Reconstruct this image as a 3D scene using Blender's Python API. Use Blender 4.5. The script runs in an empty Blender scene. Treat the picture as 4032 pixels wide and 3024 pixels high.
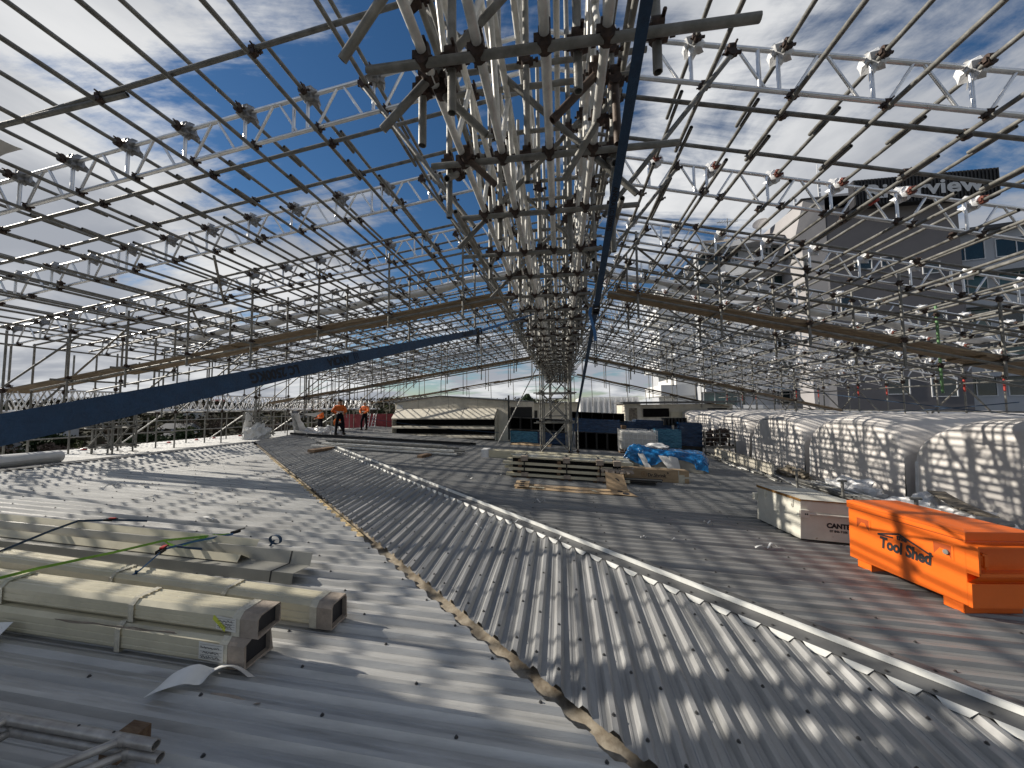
import bpy, math, random
from mathutils import Vector, Matrix, noise
random.seed(7)
SC = bpy.context.scene
COL = SC.collection
R = math.radians
V = Vector

# ------------------------------------------------------------------ mesh builder
class MB:
    def __init__(s):
        s.v = []; s.f = []; s.sm = []
    def add(s, vs, fs, smooth=False):
        o = len(s.v); s.v += [V(p) for p in vs]
        for f in fs:
            s.f.append([o+i for i in f]); s.sm.append(smooth)
        return s
    def obox(s, c, ex, ey, ez):
        c, ex, ey, ez = V(c), V(ex), V(ey), V(ez)
        p = [c+sx*ex+sy*ey+sz*ez for sz in (-1, 1) for sy in (-1, 1) for sx in (-1, 1)]
        return s.add(p, [(0,2,3,1), (4,5,7,6), (0,1,5,4), (2,6,7,3), (0,4,6,2), (1,3,7,5)])
    def box(s, x0, x1, y0, y1, z0, z1):
        return s.obox(((x0+x1)/2, (y0+y1)/2, (z0+z1)/2), ((x1-x0)/2, 0, 0), (0, (y1-y0)/2, 0), (0, 0, (z1-z0)/2))
    def tube(s, p0, p1, r=.024, n=8, r1=None, hollow=False):
        p0, p1 = V(p0), V(p1); d = (p1-p0)
        if d.length < 1e-6: return s
        d.normalize(); r1 = r if r1 is None else r1
        a = d.orthogonal().normalized(); b = d.cross(a)
        vs = []
        for p, rr in ((p0, r), (p1, r1)):
            for i in range(n):
                t = 2*math.pi*i/n
                vs.append(p+(a*math.cos(t)+b*math.sin(t))*rr)
        s.add(vs, [(i, (i+1) % n, n+(i+1) % n, n+i) for i in range(n)], True)
        if hollow:
            for k, (p, rr, sg) in enumerate(((p0, r, 1), (p1, r1, -1))):
                w = [p+(a*math.cos(2*math.pi*i/n)+b*math.sin(2*math.pi*i/n))*rr for i in range(n)]
                u = [p+(a*math.cos(2*math.pi*i/n)+b*math.sin(2*math.pi*i/n))*rr*.82 for i in range(n)]
                q = [x+d*sg*rr*3 for x in u]
                s.add(w+u+q, [(i, (i+1) % n, n+(i+1) % n, n+i) for i in range(n)]+[(n+i, n+(i+1) % n, 2*n+(i+1) % n, 2*n+i) for i in range(n)]+[tuple(range(2*n, 3*n))])
        else:
            s.add(vs[:n], [tuple(range(n))[::-1]]); s.add(vs[n:], [tuple(range(n))])
        return s
    def path(s, pts, r=.01, n=6):
        for a, b in zip(pts, pts[1:]): s.tube(a, b, r, n)
        return s
    def ribbon(s, pts, w, t=.003, up=None):
        """flat strap of width w (vector or list of vectors) along pts, with thickness t"""
        n = len(pts); pts = [V(p) for p in pts]
        ws = [V(x) for x in w] if isinstance(w[0], (tuple, list, Vector)) else [V(w)]*n
        vs = []
        for i, p in enumerate(pts):
            d = (pts[min(i+1, n-1)]-pts[max(i-1, 0)]).normalized()
            nn = d.cross(ws[i]).normalized()*t/2
            vs += [p-ws[i]/2-nn, p+ws[i]/2-nn, p+ws[i]/2+nn, p-ws[i]/2+nn]
        fs = []
        for i in range(n-1):
            o = 4*i
            for k in range(4): fs.append((o+k, o+(k+1) % 4, o+4+(k+1) % 4, o+4+k))
        fs += [(3, 2, 1, 0), (4*n-4, 4*n-3, 4*n-2, 4*n-1)]
        return s.add(vs, fs, False)
    def prism(s, prof, o, u, v, w, closed=True, smooth=False, cap=True):
        """2-D profile (a,b) -> o+a*u+b*v, extruded by vector w"""
        o, u, v, w = V(o), V(u), V(v), V(w); n = len(prof)
        vs = [o+a*u+b*v for a, b in prof]+[o+a*u+b*v+w for a, b in prof]
        rng = range(n if closed else n-1)
        s.add(vs, [(i, (i+1) % n, n+(i+1) % n, n+i) for i in rng], smooth)
        if closed and cap: s.add(vs, [tuple(range(n))[::-1], tuple(range(n, 2*n))])
        return s
    def grid(s, fn, nu, nv, smooth=True):
        vs = [fn(i/nu, j/nv) for j in range(nv+1) for i in range(nu+1)]
        fs = [(j*(nu+1)+i, j*(nu+1)+i+1, (j+1)*(nu+1)+i+1, (j+1)*(nu+1)+i) for j in range(nv) for i in range(nu)]
        return s.add(vs, fs, smooth)
    def ball(s, c, rx, ry, rz, nu=10, nv=7, jit=0, smooth=True, seed=0):
        c = V(c)
        def fn(u, v):
            a = 2*math.pi*(u % 1.0); b = math.pi*(v-.5)
            d = V((math.cos(b)*math.cos(a), math.cos(b)*math.sin(a), math.sin(b)))
            k = 1+jit*noise.noise(d*1.9+V((seed*3.7, seed*1.3, seed)))*2 if jit else 1
            return c+V((d.x*rx, d.y*ry, d.z*rz))*k
        return s.grid(fn, nu, nv, smooth)
    def join(s, o):
        b = len(s.v); s.v += o.v; s.f += [[b+i for i in f] for f in o.f]; s.sm += o.sm
        return s

ORG = {}
KIDS = {}
def link(name, mb, mat, parent=None, loc=(0, 0, 0)):
    loc = V(loc); me = bpy.data.meshes.new(name)
    me.from_pydata([tuple(p-loc) for p in mb.v], [], mb.f)
    me.polygons.foreach_set('use_smooth', mb.sm)
    me.update()
    me.materials.append(mat)
    o = bpy.data.objects.new(name, me); COL.objects.link(o)
    if parent:
        o.parent = parent; KIDS.setdefault(parent.name, []).append(o)
    else: o.location = loc
    ORG[o.name] = loc
    return o
def tag(o, label, cat, group=None, kind=None):
    if label: o['label'] = label
    if cat: o['category'] = cat
    if group: o['group'] = group
    if kind: o['kind'] = kind
    return o
def thing(name, label, cat, loc, group=None):
    o = bpy.data.objects.new(name, None); COL.objects.link(o); o.location = loc
    o.empty_display_size = .1
    ORG[o.name] = V(loc)
    return tag(o, label, cat, group)
def part(name, mb, mat, parent, label=None):
    o = link(name, mb, mat, parent, ORG[parent.name])
    if label: o['label'] = label
    return o
def solo(name, mb, mat, label, cat, group=None, loc=None):
    if loc is None:
        xs = [p.x for p in mb.v]; ys = [p.y for p in mb.v]
        loc = ((min(xs)+max(xs))/2, (min(ys)+max(ys))/2, min(p.z for p in mb.v))
    return tag(link(name, mb, mat, None, loc), label, cat, group)
def struct(name, mb, mat):
    o = link(name, mb, mat); o['kind'] = 'structure'; return o
def dup(o, loc=None, label=None, group=None, rotz=None, parent=None):
    c = o.copy(); COL.objects.link(c)
    if parent is not None: c.parent = parent
    if loc is not None: c.location = loc
    if rotz is not None: c.rotation_euler = (0, 0, rotz)
    if label: c['label'] = label
    if group: c['group'] = group
    for ch in KIDS.get(o.name, ()): dup(ch, parent=c)
    return c
def text_mb(s, size, o, ex, ey, depth=.002, bold=0.0, shear=0.0, align='LEFT'):
    """lettering as a mesh: origin o, unit x axis ex, unit y axis ey"""
    cu = bpy.data.curves.new('lettering', 'FONT'); cu.body = s; cu.size = size; cu.resolution_u = 3
    cu.offset = bold; cu.shear = shear; cu.align_x = align; cu.extrude = 0
    ob = bpy.data.objects.new('lettering', cu); COL.objects.link(ob)
    bpy.context.view_layer.update()
    me = bpy.data.meshes.new_from_object(ob.evaluated_get(bpy.context.evaluated_depsgraph_get()))
    ex, ey, o = V(ex).normalized(), V(ey).normalized(), V(o); n = ex.cross(ey)
    m = MB(); m.add([o+ex*v.co.x+ey*v.co.y+n*depth for v in me.vertices], [tuple(p.vertices) for p in me.polygons])
    bpy.data.objects.remove(ob); bpy.data.curves.remove(cu); bpy.data.meshes.remove(me)
    return m

# ------------------------------------------------------------------ materials
def mat(name, col, rough=.6, metal=0., var=.15, scale=6., bump=0., bscale=40., rvar=.1, col2=None, stretch=None, spots=None, emis=None, alpha=None, trans=0., spec=None, coat=0.):
    m = bpy.data.materials.new(name); m.use_nodes = True
    nt = m.node_tree; N = nt.nodes; L = nt.links
    b = N['Principled BSDF']
    tc = N.new('ShaderNodeTexCoord'); mp = N.new('ShaderNodeMapping'); L.new(tc.outputs['Object'], mp.inputs[0])
    if stretch: mp.inputs['Scale'].default_value = stretch
    nz = N.new('ShaderNodeTexNoise'); nz.inputs['Scale'].default_value = scale; nz.inputs['Detail'].default_value = 6; nz.inputs['Roughness'].default_value = .62
    L.new(mp.outputs[0], nz.inputs[0])
    c1 = col; c2 = col2 if col2 else tuple(max(0, x*(1-var*2)) for x in col)
    hi = tuple(min(1, x*(1+var)) for x in col)
    cr = N.new('ShaderNodeValToRGB'); cr.color_ramp.elements[0].position = .3; cr.color_ramp.elements[1].position = .72
    cr.color_ramp.elements[0].color = (*c2, 1); cr.color_ramp.elements[1].color = (*hi, 1)
    L.new(nz.outputs['Fac'], cr.inputs[0]); out = cr.outputs[0]
    if spots:
        n2 = N.new('ShaderNodeTexNoise'); n2.inputs['Scale'].default_value = spots[1]; n2.inputs['Detail'].default_value = 8
        L.new(mp.outputs[0], n2.inputs[0])
        r2 = N.new('ShaderNodeValToRGB'); r2.color_ramp.elements[0].position = spots[2]; r2.color_ramp.elements[1].position = min(1, spots[2]+.08)
        L.new(n2.outputs['Fac'], r2.inputs[0])
        mx = N.new('ShaderNodeMix'); mx.data_type = 'RGBA'; L.new(r2.outputs[0], mx.inputs[0]); L.new(out, mx.inputs[6]); mx.inputs[7].default_value = (*spots[0], 1)
        out = mx.outputs[2]
    L.new(out, b.inputs['Base Color'])
    mr = N.new('ShaderNodeMapRange'); mr.inputs[3].default_value = max(.05, rough-rvar); mr.inputs[4].default_value = min(1, rough+rvar)
    L.new(nz.outputs['Fac'], mr.inputs[0]); L.new(mr.outputs[0], b.inputs['Roughness'])
    b.inputs['Metallic'].default_value = metal
    if col[0] < .13 and metal == 0 and rough > .75 and spec is None: spec = .08
    if spec is not None: b.inputs['Specular IOR Level'].default_value = spec
    if coat: b.inputs['Coat Weight'].default_value = coat
    if trans: b.inputs['Transmission Weight'].default_value = trans
    if alpha is not None: b.inputs['Alpha'].default_value = alpha
    if bump:
        n3 = N.new('ShaderNodeTexNoise'); n3.inputs['Scale'].default_value = bscale; n3.inputs['Detail'].default_value = 4
        L.new(mp.outputs[0], n3.inputs[0])
        bp = N.new('ShaderNodeBump'); bp.inputs['Strength'].default_value = bump; bp.inputs['Distance'].default_value = .02
        L.new(n3.outputs['Fac'], bp.inputs['Height']); L.new(bp.outputs[0], b.inputs['Normal'])
    return m
M = {}
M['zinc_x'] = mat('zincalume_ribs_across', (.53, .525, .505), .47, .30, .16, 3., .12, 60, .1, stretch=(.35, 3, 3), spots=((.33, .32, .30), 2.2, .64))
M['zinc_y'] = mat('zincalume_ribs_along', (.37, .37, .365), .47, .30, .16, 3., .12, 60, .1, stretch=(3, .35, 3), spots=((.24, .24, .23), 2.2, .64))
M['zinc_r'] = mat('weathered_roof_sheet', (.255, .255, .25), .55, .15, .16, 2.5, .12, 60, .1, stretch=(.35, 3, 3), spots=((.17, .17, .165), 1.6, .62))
M['flash'] = mat('hip_flashing_metal', (.15, .15, .148), .5, .2, .14, 5., .08, 30)  # base darkened to the tone of the cap's shaded strip
M['lit_metal'] = mat('sunlit_flashing_metal', (.80, .80, .76), .45, .0, .08, 9.)  # sunlit tone of the flashing, painted on fold and tabs
M['gutter'] = mat('rusted_valley_tray', (.44, .39, .31), .5, .3, .3, 7., .2, 30, col2=(.17, .13, .09))
M['foam'] = mat('yellow_foam_closure', (.62, .47, .25), .8, 0, .2, 12.)
M['screw'] = mat('screw_head', (.10, .10, .10), .5, .5, .2, 30.)
M['galv'] = mat('old_galvanised_tube', (.22, .215, .20), .5, .2, .25, 9., .15, 50, col2=(.10, .098, .088), spots=((.40, .39, .35), 14., .70))
M['galv2'] = mat('weathered_galvanised_post', (.25, .245, .225), .52, .25, .25, 9., .15, 50, col2=(.14, .135, .12))
M['galv_d'] = mat('dark_rusty_tube', (.10, .075, .06), .6, .2, .3, 9., .15, 50, col2=(.05, .03, .022))
M['alu_d'] = mat('dull_aluminium_beam', (.44, .42, .39), .38, .45, .2, 8., .15, 40, col2=(.24, .22, .20))
M['alu'] = mat('aluminium_lattice', (.80, .80, .80), .3, .75, .1, 7., .06, 60, .1)
M['alu_w'] = mat('oxidised_aluminium_ridge_tube', (.76, .75, .71), .42, .2, .16, 8., .1, 50, spots=((.4, .38, .35), 9., .66))
M['coupler'] = mat('rusty_coupler', (.07, .045, .035), .6, .5, .4, 30., col2=(.02, .016, .014))
M['coupler_r'] = mat('red_rust_coupler', (.19, .06, .04), .65, .3, .4, 30., col2=(.05, .02, .015))
M['red'] = mat('red_painted_tube_end', (.45, .05, .035), .5, 0, .3, 12.)
M['green'] = mat('green_painted_post', (.18, .36, .16), .5, 0, .3, 9.)
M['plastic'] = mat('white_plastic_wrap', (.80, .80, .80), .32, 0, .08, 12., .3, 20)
M['plastic_backlit'] = mat('backlit_plastic_wrap', (.36, .36, .37), .3, 0, .2, 12., .4, 20, col2=(.12, .12, .12))  # backlit tone of the left-slope wraps, put into the colour
M['shrink'] = mat('white_shrink_film', (.74, .74, .73), .42, 0, .08, 5., .25, 9)
M['plank'] = mat('scaffold_plank', (.36, .27, .17), .8, 0, .3, 4., .3, 30, stretch=(.5, 6, 6), col2=(.15, .105, .065))
M['timber'] = mat('packing_timber', (.17, .115, .07), .85, 0, .35, 10., .5, 25, col2=(.09, .05, .028), stretch=(1, 4, 4))
M['cream'] = mat('cream_coated_steel', (.62, .57, .42), .35, .0, .06, 4., .05, 20, .08, coat=.2)
M['cream_d'] = mat('cream_panel', (.72, .67, .56), .6, 0, .1, 3., .1, 12, spots=((.42, .36, .26), 5., .66))
M['trough_grey'] = mat('grey_back_coated_steel', (.30, .295, .265), .35, .1, .06, 4., .04, 15)
M['card'] = mat('corrugated_cardboard', (.42, .30, .18), .85, 0, .12, 5., .15, 20, stretch=(1, 1, 4))
M['card_g'] = mat('greyed_cardboard_end', (.36, .30, .245), .85, 0, .15, 9., .3, 40)
M['tape'] = mat('clear_packing_tape', (.60, .56, .45), .18, 0, .08, 20., .5, 25, .05)
M['paper'] = mat('white_backing_paper', (.78, .78, .76), .6, 0, .04, 6.)
M['paperlabel'] = mat('delivery_label', (.72, .70, .64), .6, 0, .04, 6.)
M['hiyel'] = mat('highlighter_mark', (.62, .66, .08), .6, 0, .05, 6.)
M['ink'] = mat('black_ink', (.015, .015, .018), .6, 0, 0, 6.)
M['webbing'] = mat('blue_webbing', (.022, .056, .112), .75, 0, .15, 25., .3, 160, stretch=(1, 1, 1))
M['webbing_b'] = mat('bright_blue_webbing', (.05, .16, .36), .7, 0, .15, 25., .3, 160)
M['webbing_g'] = mat('green_webbing', (.22, .45, .06), .7, 0, .12, 25., .2, 120)
M['strapink'] = mat('black_strap_print', (.006, .008, .012), .7, 0, 0, 6.)
M['redhandle'] = mat('red_ratchet_handle', (.45, .03, .025), .45, 0, .1, 10.)
M['black'] = mat('black_metal', (.015, .015, .016), .45, .3, .2, 12.)
M['orange_d'] = mat('orange_recess_shade', (.42, .07, .008), .5, 0, .1, 6.)  # darker copy of the orange, painting shade in the lock pockets
M['orange'] = mat('orange_powder_coat', (.85, .155, .012), .38, 0, .04, 3., .05, 60, .06, spots=((.70, .11, .012), 3., .68))
M['chest'] = mat('cream_white_painted_steel', (.66, .64, .56), .5, 0, .07, 4., .08, 25, spots=((.30, .22, .14), 7., .70))
M['rust'] = mat('rust_edge', (.30, .15, .03), .8, 0, .4, 18., .3, 40, col2=(.10, .045, .012))
M['vault'] = mat('white_membrane', (.76, .72, .68), .6, 0, .06, 1.2, .08, 6, spots=((.52, .48, .45), 1.1, .66))
M['bluefilm'] = mat('blue_stretch_film', (.012, .055, .14), .2, 0, .25, 5., .9, 14, .1, col2=(.003, .014, .045), stretch=(1, 1, 5))
M['bluebag'] = mat('blue_bag_film', (.012, .16, .40), .2, 0, .3, 4., .8, 10, .1, col2=(.005, .045, .15))
M['bluegloss'] = mat('silvery_blue_film', (.07, .26, .38), .16, .1, .35, 6., .9, 16, .06, col2=(.012, .07, .15), stretch=(1, 1, 6))
M['duct'] = mat('black_duct_panel', (.030, .029, .028), .6, .2, .3, 5.)
M['ductdark'] = mat('dark_inside_panel', (.012, .011, .011), .8, 0, .3, 5.)
M['ibc'] = mat('translucent_white_tank', (.74, .73, .69), .45, 0, .06, 4.)
M['hivis'] = mat('orange_hivis_cloth', (.90, .20, .035), .8, 0, .12, 8., .3, 20)
M['navy'] = mat('dark_work_trousers', (.012, .013, .018), .85, 0, .2, 10., .3, 20)
M['reflect'] = mat('silver_reflective_tape', (.6, .6, .58), .35, .3, .1, 20.)
M['skin'] = mat('skin', (.45, .27, .19), .55, 0, .08, 14.)
M['helmet'] = mat('white_helmet', (.80, .80, .78), .35, 0, .03, 8.)
M['hair'] = mat('dark_cap', (.02, .018, .016), .8, 0, .2, 20.)
M['boot'] = mat('work_boot', (.03, .022, .016), .7, 0, .2, 20.)
M['redwall'] = mat('faded_red_hoarding', (.30, .055, .065), .75, 0, .15, 2., .1, 12, spots=((.40, .11, .11), 2.5, .62))
M['wallwhite_shaded'] = mat('shaded_white_render', (.46, .47, .49), .75, 0, .06, .5)  # white render with its shade put into the colour
M['wallsun'] = mat('sunlit_white_render', (.72, .72, .71), .75, 0, .05, .5)  # lit copy of the white render
M['wallgrey'] = mat('hotel_grey_render', (.15, .143, .15), .85, 0, .08, .35, .1, 4)
M['walllight'] = mat('hotel_pale_grey_render', (.36, .345, .345), .85, 0, .06, .35, .1, 4)
M['glass'] = mat('dark_window_glass', (.012, .028, .032), .07, 0, .3, .8, 0, 1, .03, spec=.8)
M['glassg'] = mat('green_curtained_glass', (.035, .11, .105), .1, 0, .3, .8, 0, 1, .03, spec=.8)
M['frame_w'] = mat('white_window_frame', (.70, .70, .70), .5, 0, .04, 4.)
M['tile'] = mat('ribbed_roof_tiles', (.16, .145, .135), .75, 0, .2, 2., .2, 8)
M['darkroof'] = mat('dark_sheet_roof', (.075, .075, .082), .6, 0, .15, 1.)
M['signdark'] = mat('dark_sign_slats', (.025, .025, .03), .6, 0, .2, 2.)
M['signletter'] = mat('pale_sign_letters', (.60, .60, .60), .5, 0, .04, 3.)
M['concrete'] = mat('building_concrete', (.22, .21, .2), .85, 0, .15, .6)
M['houseroof'] = mat('house_roof_grey', (.12, .12, .125), .7, 0, .2, .4)
M['houseroof_r'] = mat('house_roof_red', (.22, .04, .045), .7, 0, .2, .4)
M['housewall'] = mat('house_weatherboard', (.42, .42, .40), .7, 0, .1, .4)
M['bark'] = mat('bark', (.09, .07, .055), .9, 0, .3, 3.)
M['leaf'] = mat('evergreen_foliage', (.035, .048, .022), .8, 0, .4, 1.2, col2=(.015, .024, .012))
M['leaf2'] = mat('olive_foliage', (.085, .095, .035), .8, 0, .4, 1.2, col2=(.035, .04, .018))
M['twig'] = mat('bare_winter_twigs', (.085, .064, .050), .9, 0, .35, 1.2, col2=(.05, .038, .032))
M['pine'] = mat('norfolk_pine_needles', (.035, .055, .03), .8, 0, .35, 1.2)
M['rubble'] = mat('dirty_offcuts', (.30, .26, .20), .8, 0, .4, 9., col2=(.08, .065, .05))
# ------------------------------------------------------------------ sky, sun, camera
w = bpy.data.worlds.new('World'); SC.world = w; w.use_nodes = True
nt = w.node_tree; N = nt.nodes; L = nt.links
bg = N['Background']; bg.inputs['Strength'].default_value = .052
SUN_EL, SUN_AZ = R(28), math.atan2(-.985, .10)     # azimuth clockwise from +Y
sky = N.new('ShaderNodeTexSky'); sky.sky_type = 'NISHITA'; sky.sun_disc = False
sky.sun_elevation = SUN_EL; sky.sun_rotation = SUN_AZ % (2*math.pi); sky.air_density = 1.0; sky.dust_density = .1; sky.ozone_density = 3.5
tc = N.new('ShaderNodeTexCoord'); sep = N.new('ShaderNodeSeparateXYZ'); L.new(tc.outputs['Generated'], sep.inputs[0])
def mth(op, a, b=None, clamp=False):
    n = N.new('ShaderNodeMath'); n.operation = op; n.use_clamp = clamp
    for i, x in enumerate((a, b)):
        if x is None: continue
        if isinstance(x, (int, float)): n.inputs[i].default_value = x
        else: L.new(x, n.inputs[i])
    return n.outputs[0]
zc = mth('ADD', mth('MAXIMUM', sep.outputs[2], 0.0), .16)
cx = mth('DIVIDE', sep.outputs[0], zc); cy = mth('DIVIDE', sep.outputs[1], zc)
cmb = N.new('ShaderNodeCombineXYZ'); L.new(cx, cmb.inputs[0]); L.new(cy, cmb.inputs[1])
def cloud(scale, rot, st, detail, dist, off, rough=.6):
    mp = N.new('ShaderNodeMapping'); mp.inputs['Scale'].default_value = st; mp.inputs['Rotation'].default_value = (0, 0, rot); mp.inputs['Location'].default_value = off
    L.new(cmb.outputs[0], mp.inputs[0])
    nz = N.new('ShaderNodeTexNoise'); nz.inputs['Scale'].default_value = scale; nz.inputs['Detail'].default_value = detail
    nz.inputs['Roughness'].default_value = rough; nz.inputs['Distortion'].default_value = dist
    L.new(mp.outputs[0], nz.inputs[0]); return nz.outputs['Fac']
def ramp(x, a, b):
    mr = N.new('ShaderNodeMapRange'); mr.interpolation_type = 'SMOOTHSTEP'
    mr.inputs[1].default_value = a; mr.inputs[2].default_value = b; L.new(x, mr.inputs[0]); return mr.outputs[0]
big = cloud(1.05, R(20), (1, 1, 1), 10, .5, (3.1, 1.7, 0), .6)
streak = cloud(1.9, R(-48), (.5, 1.5, 1), 10, .8, (7.3, 2.2, 0), .64)
def lobe(d, a, b):
    n = N.new('ShaderNodeVectorMath'); n.operation = 'DOT_PRODUCT'; L.new(tc.outputs['Generated'], n.inputs[0]); n.inputs[1].default_value = V(d).normalized()
    return ramp(n.outputs['Value'], a, b)
def addn(*xs):
    o = xs[0]
    for x in xs[1:]: o = mth('ADD', o, x)
    return o
dens = addn(mth('MULTIPLY', big, .60), mth('MULTIPLY', streak, .40),
            mth('MULTIPLY', lobe((-.90, .42, .30), .72, .97), .105),      # bank of cloud to the left
            mth('MULTIPLY', lobe((-.36, .70, .62), .78, .99), -.085),     # clear gap above the ridge's left
            mth('MULTIPLY', lobe((.70, .55, .60), .70, .97), .075),       # thin veil on the right
            mth('MULTIPLY', ramp(sep.outputs[2], .30, .05), .05))
mask = ramp(dens, .458, .565)
shade = ramp(cloud(.9, R(35), (1, 1, 1), 7, .4, (1.3, 5.2, 0), .55), .40, .62)
cc = N.new('ShaderNodeMix'); cc.data_type = 'RGBA'; L.new(shade, cc.inputs[0])
cc.inputs[6].default_value = (6.2, 6.6, 7.4, 1); cc.inputs[7].default_value = (13.2, 13.3, 13.4, 1)
mx = N.new('ShaderNodeMix'); mx.data_type = 'RGBA'; L.new(mask, mx.inputs[0]); hs = N.new('ShaderNodeHueSaturation'); hs.inputs['Saturation'].default_value = 1.18; hs.inputs['Value'].default_value = 1.25; L.new(sky.outputs[0], hs.inputs['Color']); L.new(hs.outputs[0], mx.inputs[6]); L.new(cc.outputs[2], mx.inputs[7])
L.new(mx.outputs[2], bg.inputs['Color'])

sd = bpy.data.lights.new('sun', 'SUN'); sd.energy = 5.0; sd.angle = R(.5); sd.color = (1.0, .93, .82)
so = bpy.data.objects.new('sun', sd); COL.objects.link(so)
sdir = V((-.985*math.cos(SUN_EL), .10*math.cos(SUN_EL), math.sin(SUN_EL)))
so.rotation_euler = (-sdir).to_track_quat('-Z', 'Y').to_euler(); so.location = (-20, 0, 30)

YAW, PIT, ROL = R(7.5), R(3.6), .010
h = V((-math.sin(YAW), math.cos(YAW), 0)); rr = V((math.cos(YAW), math.sin(YAW), 0)); uu = V((0, 0, 1))
fw = h*math.cos(PIT)+uu*math.sin(PIT); up = uu*math.cos(PIT)-h*math.sin(PIT)
r2 = rr*math.cos(ROL)-up*math.sin(ROL); u2 = up*math.cos(ROL)+rr*math.sin(ROL)
cd = bpy.data.cameras.new('camera'); cd.sensor_width = 36; cd.lens = 36*798.2/2212; cd.clip_start = .05; cd.clip_end = 3000
co = bpy.data.objects.new('camera', cd); COL.objects.link(co)
co.matrix_world = Matrix(((r2.x, u2.x, -fw.x, 0), (r2.y, u2.y, -fw.y, 0), (r2.z, u2.z, -fw.z, 0), (0, 0, 0, 1)))
SC.camera = co
SC.view_settings.view_transform = 'Standard'; SC.view_settings.look = 'None'; SC.view_settings.exposure = .22; SC.view_settings.gamma = 1
SC.cycles.max_bounces = 6; SC.cycles.diffuse_bounces = 3; SC.cycles.glossy_bounces = 3; SC.cycles.caustics_reflective = False; SC.cycles.caustics_refractive = False
# ------------------------------------------------------------------ metal roofs underfoot
S = .052
zL = lambda x, y=0: -2.10-S*x
zR = lambda x, y=0: -1.96-S*x
zW = lambda x, y: -2.261+.0584*y
xval = lambda y: (2.75-y)/.89
xhip = lambda y: (5.60-y)/.89
yval = lambda x: 2.75-.89*x
yhip = lambda x: 5.60-.89*x
XR = -13.3
PITCH = .184
PROF = [(0, 0), (.034, 0), (.041, .004), (.053, .004), (.060, 0), (.084, 0), (.110, .040), (.147, .040), (.173, 0)]
PROF_R = [(0, 0), (.030, 0), (.036, .003), (.046, .003), (.052, 0), (.078, 0), (.102, .029), (.136, .029), (.160, 0)]
def prof_lines(a, b, prof):
    k = math.floor(a/PITCH); out = []
    while k*PITCH < b:
        out += [(k*PITCH+o, z) for o, z in prof if a <= k*PITCH+o <= b]; k += 1
    return out
def sheet(lines, fn):
    """lines: (t, dz) ; fn(t) -> list of points for that line (same count everywhere)"""
    m = MB(); rows = [[p+V((0, 0, dz)) for p in fn(t)] for t, dz in lines]
    n = len(rows[0])
    m.add([p for r in rows for p in r], [(i*n+j, i*n+j+1, (i+1)*n+j+1, (i+1)*n+j) for i in range(len(rows)-1) for j in range(n-1)], False)
    return m
def lrow(y):
    x1 = min(xval(y)-.11, 9); xs = [XR+(x1-XR)*i/5 for i in range(6)]
    return [V((x, y, zL(x))) for x in xs]
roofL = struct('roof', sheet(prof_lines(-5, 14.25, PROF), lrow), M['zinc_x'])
def wrow(x):
    y0 = yval(x)+.075; y1 = yhip(x)-.10
    return [V((x, y, zW(x, y))) for y in (y0, (y0+y1)/2, y1)]
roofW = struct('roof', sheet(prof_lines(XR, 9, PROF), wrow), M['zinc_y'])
def rrow(y):
    x0 = max(xhip(y)+.04, XR); return [V((x0+(8.25-x0)*i/5, y, zR(x0+(8.25-x0)*i/5))) for i in range(6)]
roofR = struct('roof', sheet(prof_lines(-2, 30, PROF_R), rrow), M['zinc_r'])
def frow(y):
    return [V((x, y, zL(XR)-.008*(XR-x))) for x in (-18.2, -16, XR)]
roofF = struct('roof', sheet(prof_lines(-5, 30, PROF), frow), M['zinc_x'])
# ridge capping along x = XR, valley tray, hip capping
m = MB(); m.prism([(-.26, .036), (-.02, .062), (.02, .062), (.26, .036), (.26, .03), (-.26, .03)], (XR, -5, zL(XR)), (1, 0, 0), (0, 0, 1), (0, 19.3, 0))
solo('ridge_capping', m, M['flash'], 'dull grey ridge capping along the top of the pale roof on the left', 'flashing')
d = V((1, -.89, -.052)).normalized(); nv = V((.89, 1, 0)).normalized()
m = MB(); x0 = -12.9; p0 = V((x0, yval(x0), zL(x0)-.012)); ln = (9-x0)*math.sqrt(1+.89**2)
m.prism([(-.22, .0), (-.16, -.02), (0, -.06), (.16, -.02), (.22, .0), (.22, -.01), (.16, -.035), (0, -.075), (-.16, -.035), (-.22, -.01)], p0, nv, (0, 0, 1), d*ln*1.002)
vt = thing('valley_gutter', 'rusty metal tray running diagonally between the two ribbed roof slopes', 'gutter', (0, 2.75, -2.1))
part('tray', m, M['gutter'], vt)
m = MB()
for i in range(150):
    x = -9.5+i*.155*.55; y = yval(x)
    if x > -3.0: break
    a = V((x, y, zL(x)))-nv*.055; m.obox(a+V((0, 0, .012+.006*random.random())), V((.05, -.045, 0)), nv*.03, (0, 0, .016))
part('foam_strip', m, M['foam'], vt)
m = MB()
for i in range(60):
    x = -6+i*.155; a = V((x, yval(x), zL(x)-.045)); m.tube(a-nv*.06, a-nv*.06+V((0, 0, .008)), .011, 6)
part('rivets', m, M['flash'], vt)['kind'] = 'stuff'
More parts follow.
